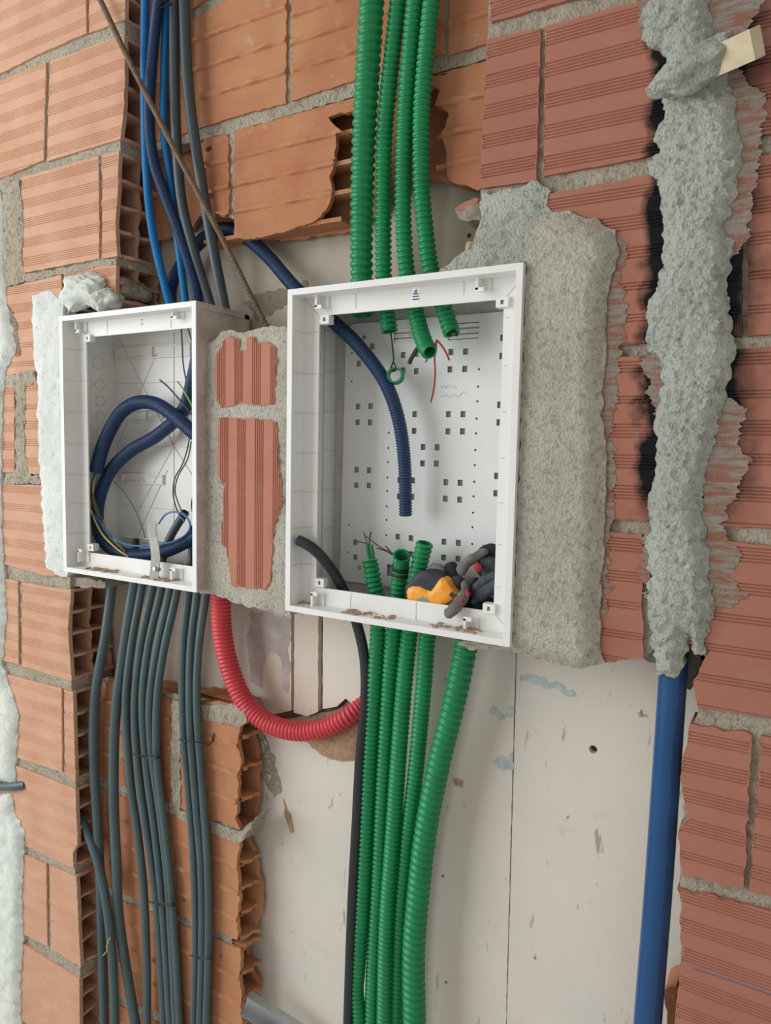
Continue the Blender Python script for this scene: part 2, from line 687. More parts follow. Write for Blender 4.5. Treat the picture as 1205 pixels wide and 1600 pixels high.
M['sky'] = simple('bright_blue_conduit', srgb(6, 116, 176), 0.45, 0, 0.08, 20)
M['bluepipe'] = simple('blue_pipe', srgb(18, 72, 122), 0.32, 0, 0.06, 12)
M['grey'] = simple('slate_conduit', srgb(74, 92, 94), 0.42, 0, 0.1, 14)
M['grey_up'] = simple('dark_slate_conduit', srgb(62, 72, 76), 0.5, 0, 0.1, 14)
M['black'] = simple('black_plastic', srgb(34, 38, 42), 0.4, 0, 0.1)
M['wire_black'] = simple('black_wire', srgb(38, 34, 34), 0.5)
M['wire_grey'] = simple('grey_wire', srgb(104, 98, 94), 0.5)
M['wire_brown'] = simple('brown_wire', srgb(96, 70, 58), 0.5)
M['wire_blue'] = simple('blue_wire', srgb(58, 104, 166), 0.45)
M['wire_yellow'] = simple('yellow_wire', srgb(206, 190, 96), 0.45)
M['wire_green'] = simple('green_wire', srgb(126, 164, 58), 0.45)
M['wire_dgreen'] = simple('dark_green_wire', srgb(58, 84, 76), 0.45)
M['marker'] = simple('red_marker', srgb(206, 48, 60), 0.5)
M['pencil'] = simple('pencil', srgb(206, 204, 202), 0.6)
M['rust'] = simple('rusty_steel', srgb(112, 92, 70), 0.75, 0.1, 0.3, 120, None, 0.4)
M['steel'] = simple('galvanised_steel', srgb(176, 180, 178), 0.35, 0.8, 0.12, 30)
M['tin'] = simple('dull_tin', srgb(150, 146, 136), 0.6, 0.3, 0.15, 60, None, 0.2)
M['orange'] = simple('orange_plastic', srgb(244, 160, 36), 0.4, 0, 0.05)
M['rubber'] = simple('black_rubber', srgb(36, 38, 40), 0.6, 0, 0.1, 60)
M['glove'] = simple('grey_fabric', srgb(112, 108, 106), 0.9, 0, 0.35, 45, None, 0.5)
M['glove_dark'] = simple('slate_fabric', srgb(72, 76, 82), 0.9, 0, 0.3, 40, None, 0.5)
M['glove_black'] = simple('black_fabric', srgb(40, 40, 42), 0.95, 0, 0.3, 60, None, 0.4)
M['glove_red'] = simple('red_fabric', srgb(158, 52, 60), 0.9, 0, 0.25, 60)
M['pine'] = wood_mat('pine', srgb(196, 180, 146), srgb(216, 202, 170))
M['sticker'] = simple('sticker', srgb(240, 243, 246), 0.5, 0, 0.01)
M['ink'] = simple('ink', srgb(48, 58, 84), 0.6, 0, 0.05)
M['crumb'] = simple('crumbs', srgb(176, 146, 122), 0.95, 0, 0.25, 80)

# ------------------------------------------------------------------ back wall of boards
bm_ = MB()
a, b = U(-60, 560, 0.135), U(1300, 560, 0.135)
bm_.box(-1.75, 0.25, 0.1335, 0.145, -1.9, 1.5)
wall_back = tag(bm_.build('wall_back', M['slot'], None, 0), 'scuffed off-white boards at the back of the chase', None, None, 'structure')
YB = 0.12
hole1 = [circ(927, 1171, YB, 0.0065, 9), circ(692, 1369, YB, 0.003, 8), circ(697, 1535, YB, 0.003, 8)]
slab('board', [(100, 600), (455, 600), (455, 1110), (400, 1122), (200, 1122), (60, 1100)], YB, M['board_pink'], wall_back, thick=0.012, rag=0.0006)
slab('board', [(463, 600), (499, 600), (497, 1112), (480, 1119), (459, 1113)], YB, M['board_pink'], wall_back, thick=0.012, rag=0.0008)
slab('board', [(507, 600), (805.5, 600), (805.5, 1034), (790.5, 1600), (782, 1960), (556, 1960), (568, 1190), (572, 1130), (558, 1106), (540, 1091), (527, 1104), (504, 1108)], YB, M['board'], wall_back, thick=0.012, rag=0.0006, holes=[hole1[1], hole1[2]])
slab('board', [(807.5, 600), (1220, 600), (1240, 1960), (783.5, 1960), (792, 1600), (807.5, 1034)], YB, M['board'], wall_back, thick=0.012, rag=0.0003, holes=[hole1[0]])
slab('board', [(60, 1127), (395, 1136), (470, 1150), (500, 1178), (530, 1186), (566, 1186), (551, 1960), (40, 1960)], YB, M['board'], wall_back, thick=0.012, rag=0.0008)
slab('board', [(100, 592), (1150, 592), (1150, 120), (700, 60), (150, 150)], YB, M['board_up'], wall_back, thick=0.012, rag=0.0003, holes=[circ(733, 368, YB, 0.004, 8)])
slab('hole_plug', [(478, 1158), (520, 1140), (564, 1126), (560, 1188), (535, 1190), (505, 1182)], 0.117, M['foam'], wall_back, thick=0.02, rag=0.003, bulge=0.006, res=0.008, rough=0.002)
slab('hole_plug', [(395, 1118), (460, 1122), (530, 1108), (545, 1096), (560, 1110), (560, 1125), (470, 1150), (400, 1140)], 0.128, M['stone'], wall_back, thick=0.01, rag=0.003, rough=0.003, res=0.008)
slab('paint_smear', [(392, 955), (452, 965), (452, 1060), (446, 1080), (436, 1030), (424, 1015), (412, 1040), (408, 1075), (392, 1062), (386, 1010)], YB - 0.0006, M['lilac'], wall_back, thick=0.002, rag=0.006, sub=0.004, freq=45)
for pl in ([(816, 1055), (850, 1062), (880, 1072), (902, 1088), (885, 1086), (862, 1076), (838, 1074), (814, 1062)],
           [(770, 1188), (790, 1180), (802, 1178), (800, 1200), (788, 1209), (772, 1196)],
           [(766, 1110), (790, 1112), (804, 1100), (803, 1118), (780, 1124)]):
    slab('paint_smear', pl, YB - 0.0006, M['bluegrey'], wall_back, thick=0.002, rag=0.006, sub=0.003, freq=70)
slab('mortar_splash', [(386, 1128), (410, 1140), (420, 1165), (432, 1200), (438, 1232), (428, 1246), (414, 1225), (400, 1190), (386, 1165)], YB - 0.001, M['mortar'], wall_back, thick=0.003, rag=0.006, sub=0.004, rough=0.003, res=0.006)
slab('mortar_splash', [(708, 1216), (726, 1220), (724, 1233), (711, 1228)], YB - 0.001, M['foam'], wall_back, thick=0.003, rag=0.003, sub=0.003)
slab('mortar_splash', [(443, 1248), (452, 1270), (460, 1300), (454, 1302), (446, 1275)], YB - 0.001, M['foam'], wall_back, thick=0.003, rag=0.003, sub=0.003)
slab('mortar_splash', [(430, 454), (480, 440), (470, 470), (400, 500), (380, 470)], YB - 0.001, M['stone'], wall_back, thick=0.003, rag=0.006, sub=0.004)

# ------------------------------------------------------------------ wall right (front face at Y = 0)
WR = [(770, -300), (1330, -440), (1330, 2010), (1060, 1960), (1064, 1480), (1064, 1400), (1062, 1372), (1070, 1250), (1084, 1132),
      (1092, 1112), (1090, 1064), (1105, 1030), (1060, 985), (1004, 1028), (944, 1034), (912, 1040), (838, 1028), (836, 1016),
      (838, 404), (700, 420), (735, 390), (752, 340), (752, 300), (763, 40)]
wall_right = tag(slab('wall_right', WR, 0.006, M['mortar'], None, thick=0.1, rag=0.001, res=0.012, sub=0.01, rough=0.004, rfreq=70),
                 'hollow red brick wall with grooved faces right of the chase', None, None, 'structure')


def rb(poly, **kw):
    k = dict(thick=0.05, rag=0.0009, grooves='h', sub=0.006, gdep=0.0018)
    k.update(kw)
    return slab('brick', poly, 0.0, M['brick_right'], wall_right, **k)


rb([(763, -50), (1000, -110), (985, -22), (888, 0), (767, 34)])
rb([(761, 62), (845, 44), (838, 283), (750, 294)])
rb([(853, 41), (995, 2), (1120, -28), (1120, 212), (1002, 246), (849, 276)])
rb([(1128, -30), (1330, -70), (1330, 190), (1160, 214), (1128, 214)])
rb([(1000, -110), (1330, -160), (1330, -82), (1120, -45), (992, -20)])
rb([(838, 307), (852, 304), (1008, 274), (1160, 248), (1160, 526), (1008, 536), (838, 546)])
rb([(1168, 247), (1330, 222), (1330, 513), (1168, 525)])
rb([(838, 565), (1008, 556), (1046, 553), (1046, 817), (1008, 814), (838, 807)])
rb([(1054, 552), (1330, 534), (1330, 836), (1135, 822), (1054, 817)])
rb([(838, 825), (1003, 834), (1004, 1029), (975, 1033), (944, 1036), (842, 1020)], rag=0.002)
rb([(1030, 836), (1330, 866), (1330, 1142), (1205, 1122), (1090, 1105), (1084, 1064), (1098, 1032), (1110, 1015), (1060, 1000), (1035, 960)], rag=0.002)
rb([(1080, 1131), (1176, 1148), (1169, 1270), (1162, 1389), (1066, 1367), (1060, 1300), (1078, 1276), (1064, 1248), (1066, 1184)], rag=0.0025)
rb([(1190, 1150), (1330, 1174), (1330, 1432), (1205, 1400), (1171, 1392)])
rb([(1058, 1388), (1205, 1424), (1330, 1458), (1330, 1750), (1056, 1700), (1056, 1600), (1060, 1528), (1068, 1480), (1062, 1440), (1066, 1416)], rag=0.003)
rb([(770, -290), (1060, -360), (1060, -136), (1000, -122), (764, -62)])
rb([(1068, -362), (1330, -425), (1330, -172), (1068, -138)])
rb([(1056, 1716), (1330, 1768), (1330, 2000), (1056, 1950)])
bk = slab('brick_shard_or_blocker', [(1040, 1548), (1056, 1540), (1064, 1600), (1064, 1690), (1042, 1690), (1046, 1600), (1037, 1570)], 0.06, M['brick_inner'], wall_right, thick=0.05, rag=0.003)
# chalk line
tube('chalk_line', [(1083, 1513, -0.0004), (1140, 1532, -0.0004), (1203, 1554, -0.0004), (1260, 1575, -0.0004)], 1.3, M['wire_blue'], wall_right, nseg=6)

# mortar masses
colL = [(1002, -60), (1004, 20), (1003, 60), (1022, 74), (1044, 88), (1036, 112), (1031, 140), (1042, 172), (1034, 190), (1022, 216), (1030, 238), (1012, 256), (1032, 290),
        (1036, 330), (1038, 370), (1034, 430), (1026, 455), (1012, 472), (1010, 520), (1014, 548), (1030, 566), (1036, 600), (1024, 650), (1028, 700),
        (1022, 755), (1012, 790), (1018, 812), (1008, 850), (1014, 900), (1012, 950), (1016, 1000), (1024, 1030), (1026, 1056)]
colR = [(1062, 1058), (1066, 1030), (1075, 1000), (1080, 990), (1084, 1026), (1096, 1024), (1108, 985), (1118, 950), (1108, 905), (1106, 860), (1098, 800), (1098, 742), (1110, 720),
        (1124, 650), (1138, 600), (1146, 560), (1146, 520), (1132, 455), (1140, 425), (1150, 395), (1132, 350), (1152, 300), (1160, 240), (1150, 190), (1140, 120), (1112, 60), (1110, 0), (1114, -60)]
slab('mortar_smear', [(1100, -40), (1190, -40), (1192, 10), (1170, 45), (1150, 70), (1160, 120), (1196, 150), (1190, 215), (1180, 300), (1168, 380), (1140, 400), (1100, 300)], -0.0008, M['smear'], wall_right, thick=0.004, rag=0.003, streak=0.005, sub=0.0016, freq=60, res=0.012, rough=0.0012)
slab('mortar_smear', [(1090, 700), (1130, 620), (1168, 640), (1150, 690), (1178, 720), (1146, 780), (1128, 830), (1160, 880), (1140, 900), (1165, 930), (1120, 960), (1095, 860)], -0.0008, M['smear'], wall_right, thick=0.004, rag=0.003, streak=0.005, sub=0.0016, freq=60, res=0.012, rough=0.0012)
slab('mortar_smear', [(996, -40), (1060, -40), (1060, 90), (1030, 80), (1006, 66), (1000, 20)], -0.0008, M['smear'], wall_right, thick=0.004, rag=0.003, streak=0.005, sub=0.0016, freq=60, res=0.012)
slab('mortar_smear', [(1005, 560), (1040, 540), (1046, 760), (1025, 800), (1012, 830), (996, 880), (1012, 940), (1040, 700)], -0.0008, M['smear'], wall_right, thick=0.004, rag=0.003, streak=0.005, sub=0.0016, freq=60, res=0.012)
col = slab('mortar_fill', colL[1:] + colR[:-1] + [(1112, -40), (1040, -40)], -0.002, M['mortar_grey'], wall_right, thick=0.06, rag=0.004, sub=0.003, freq=80, res=0.0038, bulge=0.014, bw=0.022, rough=0.0036, rfreq=130)
tag(col, 'rough grey mortar filling the pipe chase')
mL = [(826, 352), (845, 335), (880, 330), (930, 342), (960, 362), (968, 400), (952, 440), (948, 494), (946, 560), (941, 643), (946, 700), (945, 752), (943, 861), (938, 940), (938, 1015), (944, 1036), (907, 1047), (867, 1036), (793, 1016), (740, 1014), (716, 1006), (722, 1002), ('w', -0.40, -0.2712), ('w', -0.3498, -0.2712), ('w', -0.3498, 0.0), ('w', -0.3498, 0.252)]
mm = slab('mortar_fill', mL, -0.003, M['mortar_beige'], wall_right, thick=0.09, rag=0.003, sub=0.005, res=0.0045, bulge=0.018, bw=0.03, rough=0.0022, rfreq=150, bulge_px=[(700, 300), (845, 335), (880, 330), (930, 342), (960, 362), (968, 400), (952, 440), (948, 494), (946, 560), (941, 643), (946, 700), (945, 752), (943, 861), (938, 940), (938, 1015), (944, 1036), (907, 1047), (867, 1036), (793, 1018), (700, 1012), (690, 900)])
tag(mm, 'rough beige mortar packed beside the larger box')
slab('mortar_smear', [(945, 360), (985, 380), (968, 430), (980, 480), (972, 540), (962, 640), (958, 700), (962, 760), (955, 850), (950, 930), (942, 960), (935, 900), (935, 400)], -0.0008, M['smear'], wall_right, thick=0.004, rag=0.003, streak=0.005, sub=0.0016, freq=60, res=0.012, rough=0.0012)
mm = slab('mortar_fill', [(752, 300), (770, 302), (800, 292), (840, 285), (860, 300), (850, 322), (868, 335), (840, 350), (828, 372), (830, 410), (700, 424), (690, 418), (716, 400), (735, 390), (746, 362), (752, 345)], -0.001, M['mortar_grey'], wall_right, thick=0.08, rag=0.003, sub=0.004, res=0.006, bulge=0.004, rough=0.003, rfreq=90)
slab('mortar_fill', [(709, 330), (722, 318), (747, 308), (756, 318), (752, 345), (735, 345), (718, 341)], 0.03, M['stone'], wall_right, thick=0.05, rag=0.003, sub=0.004, res=0.006, bulge=0.006, rough=0.003)
slab('mortar_fill', [(688, 420), (712, 404), (728, 392), (730, 378), (742, 376), (738, 396), (748, 420), (740, 440), (690, 440)], 0.02, M['foam'], wall_right, thick=0.06, rag=0.004, sub=0.004, res=0.006, bulge=0.008, rough=0.004)
slab('brick_shard_or_blocker', [(711, 325), (742, 308), (748, 310), (746, 320), (722, 328)], 0.026, M['brick_right'], wall_right, thick=0.03, rag=0.002)
slab('mortar_fill', [(1060, 1020), (1088, 1020), (1098, 1034), (1084, 1062), (1078, 1078), (1068, 1070)], 0.055, M['smear_core'], wall_right, thick=0.05, rag=0.004, sub=0.004, res=0.006, rough=0.004)
slab('mortar_fill', [(1003, 960), (1022, 960), (1030, 1034), (1020, 1036), (1003, 1028)], 0.03, M['smear_core'], wall_right, thick=0.05, rag=0.003, sub=0.004, res=0.006, rough=0.004)

# ------------------------------------------------------------------ wall left (front face at Y = 0)
WL = [(-140, -330), (200, -430), (197, -120), (196, 0), (193, 173), (187, 225), (188, 245), (184, 299), (180, 355), (182, 425), (120, 470), (100, 500), (104, 890),
      (109, 905), (110, 1064), (114, 1085), (118, 1225), (116, 1360), (124, 1525), (124, 1960), (-140, 1960)]
wall_left = tag(slab('wall_left', WL, 0.005, M['mortar'], None, thick=0.006, rag=0.001, res=0.012, sub=0.01, rough=0.003, rfreq=70),
                'pale grooved hollow brick wall left of the chase', None, None, 'structure')


def lb(poly, end=None, rows=4, **kw):
    """Left wall brick; end=(top, bottom) pixel y of the broken end that shows its cells."""
    k = dict(thick=0.009, rag=0.0009, grooves='h', sub=0.006, gdep=0.0018)
    k.update(kw)
    v, f, B = slab_geo(poly, 0.0, **k)
    mb = MB().add(v, f)
    if end:
        # right hand edge x as a function of z from the outline
        def xr(z):
            best = -9
            n = len(B)
            for i in range(n):
                (xa, za), (xb, zb) = B[i], B[(i + 1) % n]
                if (za - z) * (zb - z) <= 0 and abs(za - zb) > 1e-9:
                    best = max(best, xa + (xb - xa) * (z - za) / (zb - za))
            return best
        zt, zb_ = B[:, 1].max() - 0.004, B[:, 1].min() + 0.004
        xc = B[:, 0].max()
        # height at the right end only
        near = B[B[:, 0] > xc - 0.02]
        zt, zb_ = near[:, 1].max() - 0.0005, near[:, 1].min() + 0.0005
        hgt = zt - zb_
        th = 0.0065
        for i in range(rows + 1):
            zc = zb_ + th / 2 + (hgt - th) * i / rows
            x = max(xr(min(max(zc, zb_ + .002), zt - .002)), xc - 0.02)
            # webs as ragged tongues
            vv = []
            ny = 7
            for j in range(ny + 1):
                y = 0.007 + (0.11 - 0.007) * j / ny
                xe = x - 0.001 + random.uniform(-0.006, 0.003) * (1 if j else 0.2)
                vv += [(x - 0.13, y, zc - th / 2), (xe, y, zc - th / 2), (xe, y, zc + th / 2), (x - 0.13, y, zc + th / 2)]
            ff = []
            for j in range(ny):
                s = 4 * j
                for e in range(4):
                    n = (e + 1) % 4
                    ff.append((s + e, s + 4 + e, s + 4 + n, s + n))
            mb.add(vv, ff)
        for y0 in (0.052, 0.103):
            vv = []
            nz = 14
            for j in range(nz + 1):
                z = zb_ + hgt * j / nz
                x = max(xr(min(max(z, zb_ + .002), zt - .002)), xc - 0.02) - 0.002 + random.uniform(-0.008, 0.002)
                vv += [(x - 0.1, y0, z), (x, y0, z), (x, y0 + 0.007, z), (x - 0.1, y0 + 0.007, z)]
            ff = []
            for j in range(nz):
                s = 4 * j
                for e in range(4):
                    n = (e + 1) % 4
                    ff.append((s + e, s + n, s + 4 + n, s + 4 + e))
            mb.add(vv, ff)
        mb.box(xc - 0.16, xc - 0.1, 0.012, 0.11, zb_, zt)
    return mb.build('brick', M['brick_left'], wall_left)


# course by course, top to bottom
lb([(-140, 60), (-140, -120), (132, -120), (135, 52), (70, 80), (0, 115), (-60, 140)])
lb([(139, -120), (197, -120), (195, 30), (139, 52)], 1)
lb([(-140, 170), (0, 126), (72, 97), (68, 250), (0, 279), (-140, 318)])
lb([(78, 95), (100, 88), (194, 53), (195, 120), (193, 173), (188, 217), (73, 252)], 1)
lb([(33, 277), (154, 243), (155, 404), (36, 427)])
lb([(160, 242), (186, 235), (184, 299), (180, 355), (183, 400), (159, 404)], 1)
lb([(-140, 345), (20, 300), (24, 430), (-140, 470)])
lb([(-140, 485), (4, 451), (95, 429), (98, 575), (53, 580), (8, 587), (-140, 600)])
lb([(100, 425), (181, 408), (181, 470), (101, 480)], 1, 2)
lb([(-140, 612), (22, 600), (22, 738), (-140, 745)])
lb([(37, 598), (100, 592), (100, 742), (37, 740)])
lb([(-140, 760), (4, 757), (63, 758), (100, 760), (104, 900), (69, 899), (8, 882), (-140, 860)])
lb([(-140, 875), (12, 905), (28, 908), (29, 1038), (12, 1034), (-140, 1000)])
lb([(35, 910), (70, 916), (111, 921), (106, 985), (112, 1064), (34, 1041)], 1)
lb([(-140, 1015), (11, 1054), (96, 1076), (97, 1206), (27, 1184), (-140, 1140)])
lb([(100, 1077), (114, 1082), (118, 1222), (101, 1210)], 1)
lb([(-140, 1155), (29, 1198), (118, 1233), (121, 1320), (114, 1333), (115, 1357), (36, 1320), (-140, 1265)], 1)
lb([(-140, 1280), (34, 1334), (72, 1350), (74, 1478), (34, 1459), (-140, 1400)])
lb([(77, 1352), (119, 1370), (126, 1512), (79, 1482)], 1)
lb([(-140, 1415), (34, 1474), (124, 1530), (125, 1652), (34, 1594), (-140, 1530)], 1)
lb([(-140, 1545), (34, 1610), (124, 1668), (124, 1740), (-140, 1740)], 1)
lb([(-140, -320), (198, -420), (197, -200), (-140, -135)], 1)
lb([(-140, 1755), (124, 1755), (124, 1950), (-140, 1950)], 1)
# bed mortar seen on the broken end
mb = MB()
for (px, y0, y1) in ((194, 31, 53), (187, 217, 236), (182, 402, 412), (110, 1064, 1082), (117, 1222, 1233), (116, 1357, 1370), (124, 1513, 1530), (108, 903, 918)):
    p0, p1 = U(px, y0, 0), U(px, y1, 0)
    mb.box(p0.x - 0.12, p0.x - 0.003, 0.004, 0.108, p1.z - 0.002, p0.z + 0.002)
mb.split('mortar_bed', M['mortar'], wall_left)
# wide rough mortar, plaster strip and lumps
slab('mortar_fill', [(4, 285), (30, 280), (36, 330), (34, 400), (36, 428), (90, 420), (180, 404), (182, 412), (96, 428), (4, 449)], -0.001, M['mortar'], wall_left, thick=0.008, rag=0.003, sub=0.004, res=0.007, rough=0.004, bulge=0.003)
slab('mortar_fill', [(8, 586), (52, 579), (56, 596), (40, 606), (38, 660), (42, 740), (60, 742), (62, 756), (4, 756), (10, 740), (24, 735), (24, 610), (8, 600)], -0.001, M['mortar'], wall_left, thick=0.008, rag=0.004, sub=0.004, res=0.007, rough=0.005, bulge=0.003)
pl = slab('plaster_strip', [(-140, 300), (0, 296), (7, 330), (4, 400), (10, 470), (26, 545), (8, 580), (4, 640), (2, 760), (5, 880), (10, 960), (3, 1037), (18, 1080), (29, 1120), (25, 1178), (24, 1222), (-140, 1222)], -0.002, M['plaster'], wall_left, thick=0.01, rag=0.004, sub=0.005, res=0.009, bulge=0.012, bw=0.02, rough=0.004, rfreq=40)
tag(pl, 'whitish plaster edge along the far left')
slab('plaster_strip', [(-140, 1236), (18, 1240), (22, 1270), (38, 1300), (34, 1400), (36, 1470), (32, 1540), (34, 1740), (-140, 1740)], -0.002, M['plaster'], wall_left, thick=0.01, rag=0.004, sub=0.005, res=0.009, bulge=0.012, bw=0.02, rough=0.004, rfreq=40)
slab('plaster_strip', [(-138, -360), (-420, -440), (-420, 1900), (-138, 1960)], -0.006, M['plaster'], wall_left, thick=0.1, rag=0.002, sub=0.02, res=0.05, rough=0.004, rfreq=30)
slab('mortar_smear', [(0, 440), (8, 470), (24, 500), (32, 555), (22, 556), (10, 520), (0, 500)], -0.001, M['smear'], wall_left, thick=0.004, rag=0.004, sub=0.004)
pl = slab('plaster_strip', [(50, 462), (75, 455), (98, 470), (100, 500), (106, 895), (104, 902), (72, 888), (66, 800), (60, 700), (57, 640), (60, 600), (54, 560), (50, 510)], -0.001, M['plaster'], wall_left, thick=0.03, rag=0.004, sub=0.005, res=0.008, bulge=0.003, bw=0.02, rough=0.002, rfreq=60)
tag(pl, 'smooth whitish plaster holding the smaller box')


def lump(name, c, rx, ry, rz, mat, parent, seed, amp=0.25, fr=1.4, sub=4):
    import bmesh
    bm = bmesh.new()
    bmesh.ops.create_icosphere(bm, subdivisions=sub, radius=1)
    vs, fs = [], []
    for v in bm.verts:
        p = v.co
        k = 1 + amp * noise.noise(p * fr + Vector((seed, 0, 0))) + amp * 0.32 * noise.noise(p * fr * 3.1 + Vector((0, seed, 0)))
        vs.append(Vector((p.x * rx * k, p.y * ry * k, p.z * rz * k)) + Vector(c))
    bm.verts.index_update()
    fs = [tuple(v.index for v in f.verts) for f in bm.faces]
    bm.free()
    return link(name, vs, fs, mat, parent, 30)


lump('plaster_lump', U(134, 456, -0.008), 0.062, 0.03, 0.034, M['plaster'], wall_left, 3.1, 0.45)
lump('plaster_lump', U(168, 470, 0.0), 0.03, 0.03, 0.022, M['plaster'], wall_left, 8.4, 0.4)
lump('stone_lump', U(198, 456, 0.05), 0.04, 0.045, 0.026, M['stone'], wall_left, 5.7, 0.4)
slab('mortar_fill', [(100, 900), (130, 904), (165, 908), (165, 918), (112, 918)], 0.012, M['stone'], wall_left, thick=0.1, rag=0.003, sub=0.004, rough=0.003, res=0.008)

# ------------------------------------------------------------------ wall upper : opened bricks, inner web at Y = 0.055
YI = 0.055
wall_upper = tag(slab('wall_upper', [(226, -330), (800, -480), (790, 60), (762, 92), (676, 116), (556, 150), (451, 180), (340, 212), (316, 218), (226, 240)], YI + 0.004, M['mortar'], None, thick=0.03, rag=0.002, res=0.012, sub=0.008, rough=0.003),
                 'opened hollow bricks above the boxes', None, None, 'structure')


def inner(parent, poly, corners, mat='brick_inner', holes=(), **kw):
    """Inner web of a brick whose outer shell was knocked off; stubs of the cross webs stay as rough ridges."""
    zt = U(*corners[0], YI).z
    zb = U(*corners[1], YI).z
    webs = [zb + (zt - zb) * k / 4 for k in (1, 2, 3)]
    k = dict(thick=0.009, rag=0.0016, sub=0.005, webs=webs)
    k.update(kw)
    o = slab('brick', poly, YI, M[mat], parent, holes=holes, **k)
    return o, webs


inner(wall_upper, [(226, 58), (300, 32), (362, -6), (448, -40), (447, 161), (360, 184), (308, 202), (226, 226)], ((447, -40), (447, 161)))
inner(wall_upper, [(456, -42), (695, -110), (694, 84), (551, 126), (455, 158)], ((695, -110), (695, 84)))
inner(wall_upper, [(702, -110), (800, -135), (800, 58), (757, 68), (701, 86)], ((702, -110), (702, 86)))
inner(wall_upper, [(226, -90), (340, -90), (350, -18), (296, 16), (226, 44)], ((300, -180), (300, 14)))
inner(wall_upper, [(350, -90), (226, -100), (226, -320), (560, -410), (560, -90), (456, -58), (440, -50), (362, -20)], ((560, -300), (560, -90)))
inner(wall_upper, [(568, -412), (800, -470), (800, -150), (695, -122), (568, -92)], ((695, -330), (695, -122)))
hs = [circ(326, 233, YI, 0.005, 7, 0.009)]
o, w1 = inner(wall_upper, [(312, 222), (357, 207), (359, 334), (345, 337), (336, 333), (333, 305), (328, 279), (320, 255)], ((357, 207), (366, 372)), rag=0.004, holes=hs)
o, w1 = inner(wall_upper, [(366, 204), (450, 184), (556, 154), (600, 142), (600, 172), (549, 174), (530, 178), (513, 182), (515, 190), (525, 199), (543, 209), (527, 211), (521, 243), (524, 255), (515, 275), (519, 302), (511, 326), (491, 348), (440, 362), (392, 374), (366, 370)],
              ((366, 204), (366, 372)), rag=0.0025)
o, w2 = inner(wall_upper, [(600, 143), (676, 120), (756, 97), (800, 86), (800, 300), (746, 296), (732, 290), (718, 289), (700, 280), (697, 240), (692, 212), (700, 180), (690, 168), (682, 163), (686, 140), (676, 136), (600, 160)],
              ((756, 97), (746, 296)), rag=0.0025)
slab('mortar_joint', [(355, 206), (368, 202), (368, 345), (358, 340)], YI + 0.003, M['mortar'], wall_upper, thick=0.02, rag=0.002, sub=0.004, res=0.006, rough=0.003)
slab('brick_shard_or_blocker', [(572, 150), (640, 132), (640, 300), (600, 310), (575, 300)], YI + 0.006, M['brick_inner'], wall_upper, thick=0.009, rag=0.003)  # added strip hidden behind the conduits, keeps light out of the opened cells
# rear shell and the cross webs that are left behind the web
slab('rear_shell', [(226, 225), (640, 120), (800, 90), (800, 300), (746, 298), (700, 286), (662, 280), (620, 296), (590, 335), (548, 362), (470, 373), (400, 378), (340, 352), (312, 338), (299, 358), (250, 376), (226, 380)], 0.102, M['brick_inner'], wall_upper, thick=0.009, rag=0.003)
mb = MB()
xa = U(300, 250, 0.08).x
for i, z in enumerate(w1 + [U(366, 204, YI).z, U(366, 372, YI).z + 0.004]):
    mb.box(U(330, 300, 0.08).x, U([600, 560, 560, 790, 545][i], 250, 0.08).x, 0.06, 0.103, z - 0.0035, z + 0.0035)
for z in w2 + [U(756, 97, YI).z]:
    mb.box(U(690, 300, 0.08).x, U(800, 250, 0.08).x, 0.06, 0.103, z - 0.0035, z + 0.0035)
mb.split('cross_web', M['brick_inner'], wall_upper)

# ------------------------------------------------------------------ wall lower : opened bricks below the small box
wall_lower = tag(slab('wall_lower', [(140, 1058), (182, 1062), (252, 1080), (372, 1108), (364, 1300), (370, 1306), (362, 1475), (370, 1480), (366, 1940), (140, 1940)], YI + 0.003, M['mortar'], None, thick=0.004, rag=0.003, res=0.012, sub=0.006, rough=0.003),
                 'opened hollow bricks below the smaller box', None, None, 'structure')
hs = [circ(335, 1152, YI, 0.0085, 8, 0.005)]
inner(wall_lower, [(140, 1062), (180, 1066), (250, 1083), (267, 1093), (268, 1255), (140, 1208)], ((267, 1080), (267, 1255)), rag=0.003)
inner(wall_lower, [(282, 1098), (340, 1096), (378, 1104), (376, 1130), (372, 1160), (377, 1190), (371, 1215), (372, 1245), (369, 1280), (374, 1296), (282, 1262)], ((282, 1098), (282, 1262)), rag=0.003, holes=hs)
inner(wall_lower, [(140, 1226), (240, 1262), (240, 1416), (140, 1376)], ((240, 1262), (240, 1416)))
hs = [circ(286, 1404, YI, 0.006, 7, 0.010)]
inner(wall_lower, [(247, 1264), (282, 1277), (374, 1312), (371, 1340), (374, 1400), (370, 1468), (247, 1418)], ((247, 1264), (247, 1418)), rag=0.003, holes=hs)
hs = [circ(345, 1491, YI, 0.008, 7, 0.006)]
inner(wall_lower, [(140, 1390), (277, 1440), (376, 1484), (374, 1520), (378, 1560), (376, 1640), (277, 1594), (140, 1540)], ((277, 1440), (277, 1594)), rag=0.003, holes=hs)
inner(wall_lower, [(140, 1552), (277, 1610), (376, 1658), (376, 1820), (277, 1770), (140, 1710)], ((277, 1610), (277, 1770)))
inner(wall_lower, [(140, 1724), (277, 1784), (376, 1836), (376, 1960), (140, 1940)], ((277, 1784), (277, 1950)))
slab('rear_shell', [(180, 1055), (268, 1070), (372, 1090), (392, 1130), (402, 1180), (402, 1240), (400, 1272), (380, 1300), (396, 1330), (406, 1380), (407, 1420), (396, 1460), (384, 1490), (392, 1510), (404, 1545), (388, 1560), (378, 1590), (390, 1720), (180, 1720)], 0.1, M['brick_inner'], wall_lower, thick=0.012, rag=0.004)
mb = MB()
